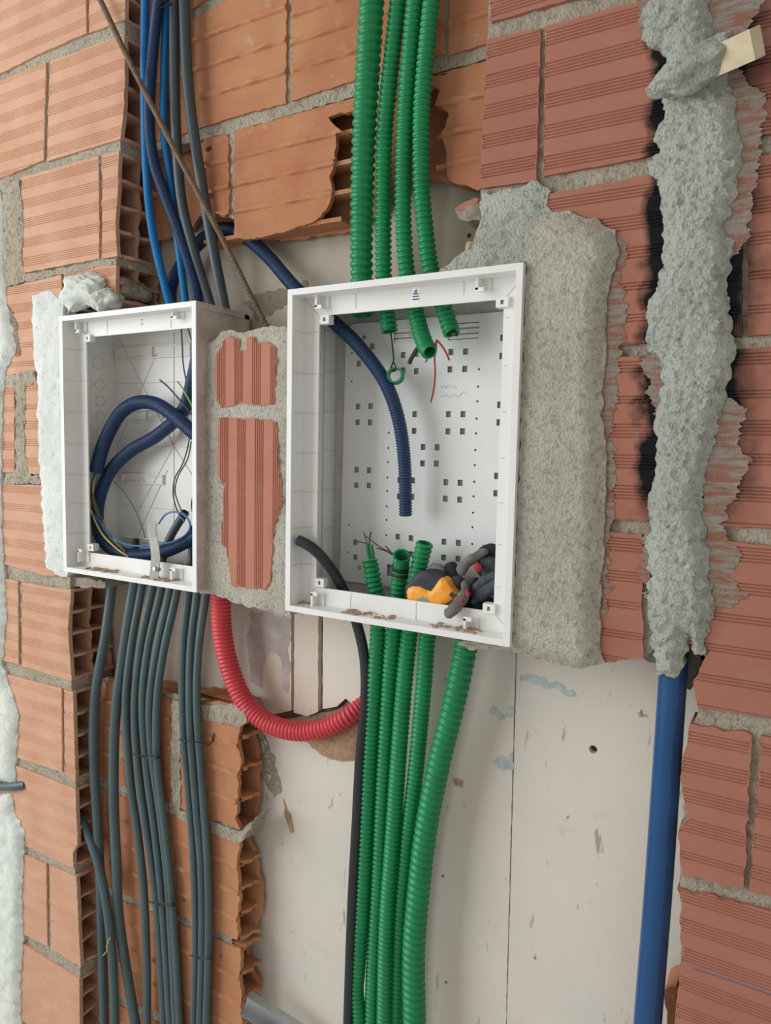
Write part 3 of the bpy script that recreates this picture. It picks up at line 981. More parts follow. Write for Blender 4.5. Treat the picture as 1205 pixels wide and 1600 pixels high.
for (y0, y1, xx) in ((1104, 1300, 378), (1312, 1470, 376), (1484, 1640, 378)):
    za, zb = U(xx, y0, YI).z, U(xx, y1, YI).z
    for k in range(5):
        z = zb + (za - zb) * k / 4
        x = U(xx, (y0 + y1) / 2, YI).x
        vv = []
        for j in range(7):
            y = 0.058 + 0.046 * j / 6
            xe = x + random.uniform(-0.004, 0.004) + 0.012 * (j / 6) * random.uniform(0.2, 1.0)
            vv += [(x - 0.12, y, z - 0.0035), (xe, y, z - 0.0035), (xe, y, z + 0.0035), (x - 0.12, y, z + 0.0035)]
        mb.add(vv, [(4 * j + e, 4 * j + 4 + e, 4 * j + 4 + (e + 1) % 4, 4 * j + (e + 1) % 4) for j in range(6) for e in range(4)])
mb.box(U(150, 1080, YI).x, U(376, 1102, YI).x - 0.01, 0.058, 0.1, U(282, 1098, YI).z - 0.012, U(282, 1098, YI).z - 0.003)
mb.split('cross_web', M['brick_inner'], wall_lower)
slab('mortar_fill', [(376, 1098), (384, 1104), (384, 1128), (377, 1136), (340, 1128), (284, 1124), (270, 1110), (284, 1098), (330, 1102)], 0.052, M['mortar'], wall_lower, thick=0.04, rag=0.003, sub=0.004, res=0.006, rough=0.004)
slab('mortar_fill', [(268, 1092), (281, 1098), (281, 1266), (374, 1300), (380, 1296), (402, 1276), (384, 1306), (372, 1318), (300, 1290), (262, 1268), (266, 1250)], 0.053, M['mortar'], wall_lower, thick=0.04, rag=0.003, sub=0.004, res=0.006, rough=0.004)

# ------------------------------------------------------------------ pier between the boxes
YP = -0.004
pier = tag(slab('wall_pier', [(318, 536), (334, 532), (344, 520), (359, 515), (378, 520), (392, 517), (412, 512), (424, 508), (452, 512), (452, 962), (430, 956), (385, 948), (345, 932), (312, 926), (314, 700)], YP, M['mortar_beige'], None, thick=0.1, rag=0.003, sub=0.004, res=0.006, rough=0.002, bulge=0.004),
           'mortared brick pier between the two white boxes', None, None, 'structure')
f = lambda L: [(300 + x * 0.1328, 490 + y * 0.1328) for x, y in L]
slab('brick', f([(275, 500), (340, 380), (360, 320), (430, 265), (550, 300), (555, 420), (640, 440), (640, 280), (740, 265), (760, 330), (880, 330), (990, 400), (970, 1070), (760, 1080), (660, 1060), (540, 1050), (440, 1090), (340, 1110), (285, 1000), (265, 800)]), YP - 0.0065, M['brick_pier'], pier, thick=0.02, grooves='v', gdep=0.0024, rag=0.001, sub=0.004)
f = lambda L: [(x * 0.3817, 400 + y * 0.3817) for x, y in L]
slab('brick', f([(892, 662), (960, 660), (1130, 675), (1140, 850), (1155, 1000), (1125, 1100), (1105, 1330), (1080, 1368), (950, 1350), (925, 1200), (905, 1180), (915, 950), (890, 880)]), YP - 0.0065, M['brick_pier'], pier, thick=0.02, grooves='v', gdep=0.0024, rag=0.0015, sub=0.004)


# ------------------------------------------------------------------ white boxes
YF, YL, YBK = -0.03, 0.003, 0.105


def flat_ring(mb, x, y, z, r, w, d=0.0006, n=20):
    """Circular knock-out line on a wall that faces +X."""
    v = []
    for k in range(n):
        a = 2 * math.pi * k / n
        for q in (r, r - w):
            v.append((x, y + q * math.cos(a), z + q * math.sin(a)))
            v.append((x + d, y + q * math.cos(a), z + q * math.sin(a)))
    f = []
    for k in range(n):
        i, j = 4 * k, 4 * ((k + 1) % n)
        f += [(i + 1, i + 3, j + 3, j + 1), (i, i + 1, j + 1, j), (i + 2, j + 2, j + 3, i + 3)]
    mb.add(v, f)


def enclosure(x0, x1, z0, z1, label):
    root = tag(empty('enclosure_box', ((x0 + x1) / 2, 0.03, z0)), label, 'enclosure box', 'white recessed enclosure boxes')
    MB().ring(x0, x1, z0, z1, 0.0095, YF, YL + 0.003).build('front_frame', M['white'], root, 0)
    MB().ring(x0 + 0.0095, x1 - 0.0095, z0 + 0.0095, z1 - 0.0095, 0.029, YL, YL + 0.003).build('inner_lip', M['white'], root, 0)
    MB().ring(x0, x1, z0, z1, 0.003, YL + 0.003, YBK).build('body', M['white'], root, 0)
    return root


def clip(root, px, py, s):
    p = U(px, py, YL)
    mb = MB()
    mb.box(p.x - 0.0085, p.x - 0.0045, YL - 0.016, YL, p.z - 0.012, p.z + 0.012)
    mb.box(p.x - 0.0085, p.x + 0.004, YL - 0.016, YL - 0.013, p.z - 0.012 * s - 0.003, p.z - 0.012 * s + 0.003)
    mb.box(p.x - 0.0045, p.x + 0.009, YL - 0.003, YL, p.z - 0.012, p.z + 0.012)
    return mb.build('clip', M['white'], root, 0)


def tab(root, px, py):
    p = U(px, py, YL)
    mb = MB().ring(p.x - 0.009, p.x + 0.009, p.z - 0.007, p.z + 0.007, 0.0065, YL - 0.006, YL + 0.008, 0.004)
    o = mb.build('screw_tab', M['white'], root, 0)
    MB().cyl((p.x, YL + 0.002, p.z), (p.x, YL - 0.003, p.z), 0.0028, 10).build('screw', M['tin'], o)
    return o


# ---- larger box, right
RX0, RX1, RZ0, RZ1 = -0.7425, -0.3505, -0.2705, 0.248
boxR = enclosure(RX0, RX1, RZ0, RZ1, 'larger white plastic box with perforated back plate, holding green conduit ends and gloves')
MB().box(RX0, RX1, YBK - 0.003, YBK, RZ0, RZ1).build('back_panel', M['grey_back'], boxR, 0)
for q in ((508, 470, 1), (759, 442, 1), (501, 937, -1), (739, 977, -1)): clip(boxR, *q)
for q in ((510, 500), (787, 473), (502, 910), (766, 950)): tab(boxR, *q)
mb = MB()
for y in (350, 510, 665, 820, 970, 1110, 1255):
    p = U(420 + 160 * 0.4, 380 + y * 0.4, YL)
    mb.box(RX0 + 0.012, RX0 + 0.036, YL - 0.0006, YL, p.z - 0.0006, p.z + 0.0006)
    mb.box(RX0 + 0.0095, RX0 + 0.0101, YF + 0.006, YL, p.z - 0.0006, p.z + 0.0006)
    mb.box(RX1 - 0.036, RX1 - 0.03, YL - 0.0006, YL, p.z - 0.0006, p.z + 0.0006)
for px, py in ((556, 468), (725, 445), (548, 940), (650, 955)):
    p = U(px, py, YL)
    mb.box(p.x - 0.0005, p.x + 0.0005, YL - 0.0006, YL, p.z - 0.014, p.z + 0.014)
for sx, sz, cx, cz in ((1, -1, RX0, RZ1), (1, 1, RX0, RZ0), (-1, 1, RX1, RZ0), (-1, -1, RX1, RZ1)):
    a = Vector((cx + sx * 0.0095, YL - 0.0003, cz + sz * 0.0095))
    b = Vector((cx + sx * 0.0385, YL - 0.0003, cz + sz * 0.0385))
    d = (b - a)
    n = Vector((-d.z, 0, d.x)).normalized()
    mb.obox((a + b) / 2, d / 2, (0, 0.0003, 0), n * 0.0005)
mb.split('moulding_line', M['line'], boxR)
mb = MB()
for k in range(13): flat_ring(mb, RX0 + 0.003, 0.046, RZ0 + 0.055 + k * 0.0335, 0.0105, 0.0012)
mb.split('knockout', M['line'], boxR)
mb = MB()
for k in range(7):
    z = RZ0 + 0.06 + k * 0.068
    mb.box(RX0 + 0.003, RX0 + 0.0045, 0.066, 0.1, z - 0.0008, z + 0.0008)
mb.box(RX0 + 0.003, RX0 + 0.0048, 0.0655, 0.0675, RZ0 + 0.02, RZ1 - 0.02)
mb.split('side_rib', M['line'], boxR)
YPL = 0.096
Z5 = lambda x, y: (420 + x * 0.4, 380 + y * 0.4)
SQ = [(404, 403), (352, 470), (525, 437), (577, 432), (525, 497), (576, 500), (712, 425), (769, 423), (708, 493), (766, 491), (915, 369), (912, 440),
      (349, 638), (398, 636), (347, 700), (396, 700), (518, 668), (570, 668), (568, 733), (702, 668), (759, 668), (700, 735), (757, 735), (903, 631), (900, 700),
      (603, 796), (658, 797), (601, 860), (655, 861), (344, 885), (392, 887), (342, 945), (391, 946), (512, 925), (563, 927), (510, 988), (560, 990),
      (692, 934), (748, 936), (690, 998), (746, 1002), (891, 909), (888, 977), (338, 1168), (338, 1227), (505, 1147), (556, 1152), (556, 1215), (685, 1166),
      (741, 1171), (683, 1228), (739, 1233)]
DT = [(821, 492), (818, 560), (815, 618), (812, 685), (810, 743), (807, 808), (805, 867), (803, 932), (800, 989), (798, 1053), (796, 1110), (795, 1175),
      (469, 740), (467, 800), (466, 855), (464, 915), (463, 968), (461, 1028), (460, 1081), (459, 1141), (325, 428), (324, 540), (313, 1100), (311, 1207)]
hol = [rect(*Z5(*q), YPL, 0.0088, 0.0098) for q in SQ] + [circ(*Z5(*q), YPL, 0.0019, 8) for q in DT]
hol += [rect(*Z5(532, 360), YPL, 0.042, 0.023), rect(*Z5(760, 343), YPL, 0.054, 0.026), rect(*Z5(475, 1278), YPL, 0.013, 0.02)]
pa, pb, pc, pd = U(553, 506, YPL), U(541, 515, YPL), U(531, 898, YPL), U(541, 908, YPL)
xr_ = RX1 - 0.006
plate = slab('mounting_plate', None, YPL, M['plate'], boxR, 0, xz=[(pa.x, pa.z), (pb.x, pb.z), (pc.x, pc.z), (pd.x, pd.z), (xr_, pd.z), (xr_, pa.z)],
             thick=0.0015, rag=0.0, sub=0.5, res=0.05, holes=hol)
for q, w in (((532, 360), 0.042), ((760, 343), 0.054)):
    c = U(*Z5(*q), YPL)
    mb = MB()
    for dz in (-0.0085, 0.0, 0.0085):
        mb.box(c.x - w / 2, c.x + w / 2, YPL + 0.002, YPL + 0.0035, c.z + dz - 0.0028, c.z + dz + 0.0028)
    o = mb.build('rail', M['plate'], boxR, 0)
    mb = MB()
    for dx in (-0.012, 0.012):
        mb.box(c.x + dx - 0.007, c.x + dx + 0.007, YPL + 0.0016, YPL + 0.002, c.z - 0.0014, c.z + 0.0014)
    mb.build('slot', M['line'], o, 0)
for q in ((374, 369), (355, 1265)):
    c = U(*Z5(*q), YPL)
    MB().cyl((c.x, YPL, c.z), (c.x, YPL - 0.0035, c.z), 0.0034, 14, 0.0024).build('screw', M['steel'], boxR)
# marker arrow and pencil note on the plate
ark = empty('marker_arrow', U(676, 580, YPL), boxR)
ark['label'] = 'red hand-drawn arrow'
for L in ([(682, 531), (681, 548), (679, 560), (680, 578), (679, 600), (676, 618), (673, 629)], [(682, 531), (690, 540), (697, 551), (702, 563)], [(681, 534), (674, 549), (665, 566)]):
    P = [U(x, y, YPL - 0.0003) for x, y in L]
    tube('stroke', P, 0.0014, M['marker'], ark, 0.004, 6, world=True)
for L in ([(690, 607), (694, 602), (697, 607), (701, 601), (704, 607), (709, 603), (714, 608)], [(690, 620), (697, 617), (703, 621), (708, 616), (716, 620), (724, 612), (729, 616)]):
    tube('pencil_note', [U(x, y, YPL - 0.0002) for x, y in L], 0.0006, M['pencil'], boxR, 0.003, 5, world=True)
c = U(650, 460, YL)
st = MB().box(c.x - 0.0065, c.x + 0.0065, YL - 0.0005, YL, c.z - 0.0105, c.z + 0.0105).build('sticker', M['sticker'], boxR, 0)
mb = MB()
mb.add([(c.x - 0.002, YL - 0.0009, c.z + 0.003), (c.x + 0.002, YL - 0.0009, c.z + 0.003), (c.x + 0.0012, YL - 0.0009, c.z + 0.0075), (c.x - 0.0005, YL - 0.0009, c.z + 0.006)], [(0, 1, 2, 3)])
for z, hw in ((0.001, 0.0038), (-0.003, 0.005), (-0.0072, 0.0054)):
    x = -hw
    while x < hw:
        w = random.uniform(0.0005, 0.0011)
        mb.box(c.x + x, c.x + min(hw, x + w), YL - 0.0009, YL - 0.0004, c.z + z - 0.0009, c.z + z + 0.0009)
        x += w + 0.00035
mb.build('print', M['ink'], st, 0)
# plaster crumbs lying on the frame floor
def crumbs(x0, x1, z, label):
    mb = MB()
    rr = random.Random(4)
    for k in range(130):
        x = rr.uniform(x0, x1)
        if math.sin(x * 40) < -0.2: continue
        s = rr.uniform(0.0008, 0.0032)
        a = rr.uniform(0, 3.1)
        mb.obox((x, rr.uniform(-0.024, 0.0), z + s * 0.4), (s * 1.6 * math.cos(a), s * 1.6 * math.sin(a), 0), (-s * math.sin(a), s * math.cos(a), 0), (0, 0, s * 0.4))
    return tag(mb.build('plaster_crumbs', M['crumb'], None, 0), label, 'crumbs', None, 'stuff')
crumbs(RX0 + 0.012, RX1 - 0.05, RZ0 + 0.0095, 'brown plaster crumbs along the bottom frame of the larger box')

# ---- smaller box, left
LX0, LX1, LZ0, LZ1 = -1.3165, -0.9435, -0.2645, 0.2478
boxL = enclosure(LX0, LX1, LZ0, LZ1, 'smaller white plastic box with ribbed back, full of coiled navy conduit')
MB().box(LX0, LX1, YBK - 0.003, YBK, LZ0, LZ1).build('back_panel', M['white'], boxL, 0)
for q in ((132, 510, 1), (283, 488, 1), (136, 868, -1), (281, 898, -1)): clip(boxL, *q)
for q in ((140, 529), (145, 855)): tab(boxL, *q)
mb = MB()
mb.box(LX1, LX1 + 0.0012, YF + 0.002, YBK, LZ0 + 0.002, LZ1 - 0.0005)
mb.ring(0, 0, 0, 0, 0, 0, 0) if False else None
os_ = mb.build('outer_side', M['white_dirty'], boxL, 0)
mb = MB()
for z0, z1, y0, y1 in ((LZ1 - 0.012, LZ1 - 0.004, YF + 0.01, YBK), (LZ0, LZ1 - 0.004, YBK - 0.012, YBK)):
    mb.box(LX1 + 0.0012, LX1 + 0.003, y0, y1, z0, z1)
mb.build('side_flange', M['white_dirty'], boxL, 0)
mb = MB()
ZL = lambda x, y: (80 + x * 0.2656, 460 + y * 0.2656)
for x, y in ((130, 330), (180, 510), (170, 695), (180, 880), (180, 1060), (180, 1230), (180, 1400)):
    p = U(*ZL(x, y), YL)
    mb.box(LX0 + 0.012, LX0 + 0.036, YL - 0.0006, YL, p.z - 0.0006, p.z + 0.0006)
    mb.box(LX0 + 0.0095, LX0 + 0.0101, YF + 0.004, YL - 0.004, p.z - 0.0006, p.z + 0.0006)
for x, y in ((330, 190), (705, 150)):
    p = U(*ZL(x, y), YL)
    mb.box(p.x - 0.0005, p.x + 0.0005, YL - 0.0006, YL, p.z - 0.014, p.z + 0.014)
mb.split('moulding_line', M['line'], boxL)
mb = MB()
for k in range(11):
    for y, r in ((0.036, 0.010), (0.062, 0.0115)):
        if k == 9 and y < 0.05: continue
        flat_ring(mb, LX0 + 0.003, y, LZ0 + 0.055 + k * 0.033, r, 0.0013)
flat_ring(mb, LX0 + 0.003, 0.058, LZ0 + 0.055 + 11.4 * 0.033, 0.014, 0.0013)
mb.split('knockout', M['line'], boxL)
yb = YBK - 0.003
mb = MB()
def rib(a, b, w=0.0011, d=0.0012):
    a, b = U(*a, yb), U(*b, yb)
    dd = b - a
    n = Vector((-dd.z, 0, dd.x)).normalized()
    mb.obox((a + b) / 2 + Vector((0, -d / 2, 0)), dd / 2, (0, d / 2, 0), n * w / 2)
for a, b in (((176, 600), (330, 595)), ((188, 697), (330, 699)), ((184, 788), (330, 802)), ((272, 520), (272, 860)),
             ((186, 530), (272, 697)), ((245, 552), (186, 690)), ((272, 697), (330, 790)), ((272, 697), (215, 800)), ((272, 697), (245, 640)), ((272, 697), (300, 640)), ((205, 860), (262, 735)), ((330, 560), (280, 690))):
    rib(a, b)
mb.split('back_rib', M['line'], boxL)
for (xa, ya, xb, yb2) in ((183, 545, 300, 556), (205, 640, 256, 655), (193, 739, 257, 757), (195, 838, 262, 850)):
    a, b = U(xa, ya, yb), U(xb, yb2, yb)
    mb = MB().ring(a.x, b.x, b.z, a.z, 0.0022, yb - 0.006, yb)
    o = mb.build('bracket', M['white'], boxL, 0)
    MB().box((a.x + b.x) / 2 - 0.001, (a.x + b.x) / 2 + 0.001, yb - 0.005, yb, b.z + 0.002, a.z - 0.002).build('divider', M['white'], o, 0)
crumbs(LX0 + 0.03, LX1 - 0.03, LZ0 + 0.0095, 'brown plaster crumbs along the bottom frame of the smaller box')
c = U(222, 503, YL)
mb = MB()
for dz, hw in ((0.004, 0.0012), (-0.001, 0.0006), (-0.005, 0.0022)):
    mb.box(c.x - hw, c.x + hw, YL - 0.0005, YL, c.z + dz - 0.001, c.z + dz + 0.001)
mb.build('print', M['wire_grey'], boxL, 0)

# ------------------------------------------------------------------ green conduits above the larger box
GG = 'green corrugated conduits dropping into the larger box'
def thing(o, label, cat, group=None):
    return tag(o, label, cat, group)

g = conduit('corrugated_conduit', [(584, -60, -0.005), (581, 0, 0.0), (570, 190, 0.012), (566, 310, 0.03), (565, 400, 0.045), (566, 440, 0.05), (567, 480, 0.055), (568, 493, 0.055)], 42, M['green'], 0.0128, open_end='b', w2=36, nseg=24, depth=0.17)
thing(g, 'thickest green corrugated conduit above the larger box, leftmost of four', 'conduit', GG)
g = conduit('corrugated_conduit', [(626, -60, 0.015), (622, 0, 0.016), (606, 150, 0.018), (600, 230, 0.024), (599, 320, 0.038), (599, 400, 0.045), (600, 440, 0.05), (605, 490, 0.055), (609, 518, 0.055)], 25, M['green'], 0.0088, open_end='b', nseg=20, w2=27)
thing(g, 'thin green conduit beside the thickest one, its end hanging with a ring on a wire', 'conduit', GG)
g = conduit('corrugated_conduit', [(652, -60, 0.015), (648, 0, 0.016), (634, 170, 0.018), (630, 300, 0.03), (632, 380, 0.04), (637, 430, 0.046), (648, 480, 0.048), (658, 520, 0.04), (666, 542, 0.028), (672, 550, 0.02)], 26, M['green'], 0.0088, open_end='b', nseg=20, w2=28)
thing(g, 'green conduit third from left above, its open mouth turned to the viewer', 'conduit', GG)
g = conduit('corrugated_conduit', [(680, -60, 0.014), (674, 0, 0.016), (660, 150, 0.018), (658, 250, 0.022), (660, 310, 0.032), (667, 380, 0.04), (674, 425, 0.046), (692, 478, 0.05), (701, 505, 0.05), (706, 521, 0.048)], 27, M['green'], 0.0088, open_end='b', nseg=20, w2=28)
thing(g, 'rightmost green conduit above the larger box, black stub at its end', 'conduit', GG)
thing(tube('wire_stub', [(700, 512, 0.048), (706, 519, 0.046), (714, 522, 0.042)], 8, M['wire_black'], None, 0.003, 8), 'black stub poking from the rightmost green conduit', 'wire')
thing(tube('wire', [(609, 505, 0.055), (612, 530, 0.055), (615, 560, 0.055), (612, 572, 0.053), (610, 578, 0.05), (616, 580, 0.05), (619, 576, 0.052), (615, 565, 0.055)], 2.6, M['wire_black'], None, 0.003, 7), 'thin black wire hanging from green conduit and tied to a ring', 'wire')
thing(tube('tape_strip', [(660, 536, 0.036), (650, 548, 0.045), (642, 562, 0.05), (640, 568, 0.052)], 7, M['wire_black'], None, 0.004, 8), 'dark tape tail beside the open green mouth', 'tape')


def loop_ring(name, c, nrm, r, w, mat, pitch=0.009):
    c, nrm = Vector(c), Vector(nrm).normalized()
    V, Fc = sweep([c - nrm * w / 2, c - nrm * w / 6, c + nrm * w / 6, c + nrm * w / 2], [r, r * 0.9, r, r * 0.97], 24, False)
    n = len(V)
    V2, F2 = sweep([c - nrm * w / 2, c + nrm * w / 2], [r * 0.76] * 2, 24, False)
    Fc += [tuple(reversed([i + n for i in q])) for q in F2]
    for k in range(24):
        j = (k + 1) % 24
        Fc.append((k, n + k, n + j, j))
        Fc.append((72 + j, n + 24 + j, n + 24 + k, 72 + k))
    V += V2
    return link(name, V, Fc, mat, None, 50)


thing(loop_ring('conduit_ring', U(618, 587, 0.05), (0.28, -0.9, 0.12), 0.0135, 0.013, M['green']), 'short green conduit ring hanging on the thin black wire', 'ring')

# ------------------------------------------------------------------ green conduits below
GB = 'green corrugated conduits rising into the larger box'
Z8 = lambda x, y, Y: (360 + x * 0.4375, 900 + y * 0.4375, Y)
G = [
    ([(460, 1800, 0.07), (460, 1600, 0.07), (450, 1480, 0.068), (456, 1400, 0.068), (475, 1100, 0.066), (495, 700, 0.062), (515, 400, 0.056), (528, 190, 0.052)], [(589, 935, 0.05), (584, 910, 0.05), (578, 876, 0.05)], 24,
     'leftmost green conduit below, its top sprouting two thin green tubes'),
    ([(503, 1800, 0.078), (505, 1600, 0.078), (512, 1400, 0.078), (528, 1100, 0.076), (548, 700, 0.07), (570, 350, 0.06), (584, 200, 0.054)], [(621, 935, 0.05), (624, 905, 0.048), (627, 878, 0.044), (628, 868, 0.036)], 24,
     'second green conduit from left below, black tape wrapped near its mouth'),
    ([(550, 1800, 0.068), (550, 1600, 0.068), (558, 1250, 0.068), (576, 1000, 0.066), (597, 700, 0.062), (620, 400, 0.057), (640, 200, 0.054)], [(648, 935, 0.052), (653, 895, 0.05), (664, 848, 0.046)], 25,
     'third green conduit from left below, rising behind the tape measure'),
    ([(590, 1800, 0.082), (592, 1600, 0.082), (602, 1300, 0.082), (626, 1000, 0.078), (662, 700, 0.07), (690, 400, 0.06), (705, 210, 0.054)], [(678, 960, 0.05), (684, 935, 0.05)], 24,
     'fourth green conduit below, next to the thickest one'),
]
for lo_, hi_, w, lab in G:
    thing(conduit('corrugated_conduit', [Z8(*q) for q in lo_] + hi_, w, M['green'], 0.0085, open_end='b', nseg=20), lab, 'conduit', GB)
thing(conduit('corrugated_conduit', [Z8(*q) for q in [(662, 1800, 0.062), (658, 1600, 0.062), (655, 1350, 0.062), (670, 1150, 0.062), (700, 900, 0.062), (750, 650, 0.06), (800, 450, 0.058), (842, 250, 0.056), (862, 120, 0.056)]], 38, M['green'], 0.0125, open_end='b', nseg=26, depth=0.16, w2=37),
      'thickest green corrugated conduit below the larger box, slanting to the right', 'conduit', GB)
Zb = lambda x, y, Y: (540 + x * 0.1328, 810 + y * 0.1328, Y)
for k, L in enumerate(([(290, 480, 0.05), (270, 400, 0.05), (255, 320, 0.05)], [(330, 480, 0.05), (315, 400, 0.049), (300, 310, 0.049)])):
    thing(tube('thin_tube', [Zb(*q) for q in L], 6, M['green'], None, 0.004, 10), ['left', 'right'][k] + ' one of two thin green tubes in the leftmost conduit mouth', 'tube')
for L, mt, lab in (([(270, 320, 0.05), (240, 250, 0.05), (212, 160, 0.05)], 'wire_grey', 'dark wire sticking up tallest from leftmost green conduit'),
                   ([(280, 320, 0.05), (285, 240, 0.05), (298, 158, 0.05)], 'wire_black', 'short upright dark wire in leftmost green conduit'),
                   ([(265, 310, 0.05), (210, 285, 0.052), (145, 275, 0.055)], 'wire_brown', 'dark wire bent left from leftmost green conduit'),
                   ([(225, 200, 0.05), (330, 280, 0.048), (430, 350, 0.046), (540, 400, 0.044), (600, 440, 0.042)], 'wire_brown', 'dark wire running from leftmost to second green conduit'),
                   ([(370, 350, 0.05), (480, 385, 0.046), (560, 430, 0.044), (470, 325, 0.044)], 'wire_black', 'dark wire hooked into the second green conduit'),
                   ([(650, 440, 0.036), (690, 420, 0.03), (715, 450, 0.03), (660, 480, 0.036)], 'wire_black', 'black wire curl inside the open second green mouth')):
    thing(tube('wire', [Zb(*q) for q in L], 2.2, M[mt], None, 0.003, 6), lab, 'wire')
V_, F_ = sweep(P3([(624.5, 902, 0.048), (625, 896, 0.048), (626, 889, 0.0465), (626.5, 884, 0.045)]), [rpx(27, 625, 890, 0.047)] * 4, 20, False)
thing(link('tape_wrap', V_, F_, M['rubber'], None), 'black tape wound around the second green conduit', 'tape')

# ------------------------------------------------------------------ navy, blue and slate conduits above the smaller box
thing(conduit('corrugated_conduit', [(266, 480, 0.06), (268, 445, 0.07), (290, 405, 0.082), (320, 372, 0.088), (352, 358, 0.09), (385, 372, 0.09), (420, 402, 0.085), (462, 450, 0.07), (520, 502, 0.058), (560, 540, 0.05), (600, 594, 0.05), (622, 652, 0.05), (632, 720, 0.052), (634, 806, 0.056)], 21, M['navy'], 0.0046, open_end='b', nseg=16, depth=0.14, w2=21),
      'navy corrugated conduit arching from the smaller box into the larger one', 'conduit')
GU = 'conduits dropping into the smaller box'
thing(conduit('corrugated_conduit', [(228, -60, 0.02), (227, 0, 0.02), (226, 133, 0.02), (229, 266, 0.024), (239, 365, 0.035), (264, 471, 0.05), (272, 500, 0.05)], 14, M['sky'], 0.0034, nseg=14, depth=0.14),
      'bright blue corrugated conduit, leftmost above the smaller box', 'conduit', GU)
thing(conduit('corrugated_conduit', [(262, -60, 0.032), (260, 0, 0.032), (257, 100, 0.034), (256, 199, 0.036), (266, 280, 0.04), (281, 398, 0.05), (290, 471, 0.055), (293, 500, 0.055)], 13, M['sky'], 0.0034, nseg=14, depth=0.14),
      'bright blue corrugated conduit partly hidden behind the navy one', 'conduit', GU)
thing(conduit('corrugated_conduit', [(258, -60, 0.014), (248, 0, 0.014), (238, 90, 0.016), (233, 180, 0.018), (240, 250, 0.022), (256, 300, 0.026), (282, 370, 0.036), (303, 440, 0.045), (312, 490, 0.05)], 18, M['navy'], 0.0042, nseg=16, depth=0.14),
      'navy corrugated conduit crossing the bright blue ones above the smaller box', 'conduit', GU)
thing(tube('smooth_conduit', [(271, -60, 0.03), (272, 0, 0.03), (274, 166, 0.03), (282, 299, 0.036), (300, 382, 0.045), (327, 471, 0.06), (334, 500, 0.06)], 16, M['grey_up'], None, 0.015, 16),
      'dark slate smooth conduit beside the bright blue ones above the smaller box', 'conduit', GU)
thing(tube('smooth_conduit', [(286, -60, 0.028), (288, 0, 0.028), (294, 133, 0.028), (309, 249, 0.036), (332, 382, 0.05), (350, 475, 0.065), (356, 510, 0.065)], 17, M['grey_up'], None, 0.015, 16),
      'rightmost dark slate conduit above the smaller box, nearest the rebar', 'conduit', GU)
thing(tube('tie_wire', [(244, 16, 0.0), (252, 4, 0.004), (262, 0, 0.014), (268, 6, 0.02), (260, 10, 0.01), (248, 12, 0.004)], 2.2, M['wire_black'], None, 0.003, 6), 'black wire tie around the upper blue conduits', 'wire')
# rebar with ribs
path, L = spline(P3([(138, -40, -0.02), (153, -8, -0.018), (206, 103, -0.012), (276, 239, 0.0), (345, 368, 0.02), (397, 472, 0.045), (424, 524, 0.06)]), 0.0016)
rr_ = rpx(8.5, 276, 239, 0)
V_, F_ = sweep(path, [rr_ * (1.12 if i % 4 < 2 else 0.94) for i in range(len(path))], 10)
thing(link('rebar', V_, F_, M['rust'], None, 40), 'rusty ribbed steel rod leaning across the wall onto the pier', 'rebar')

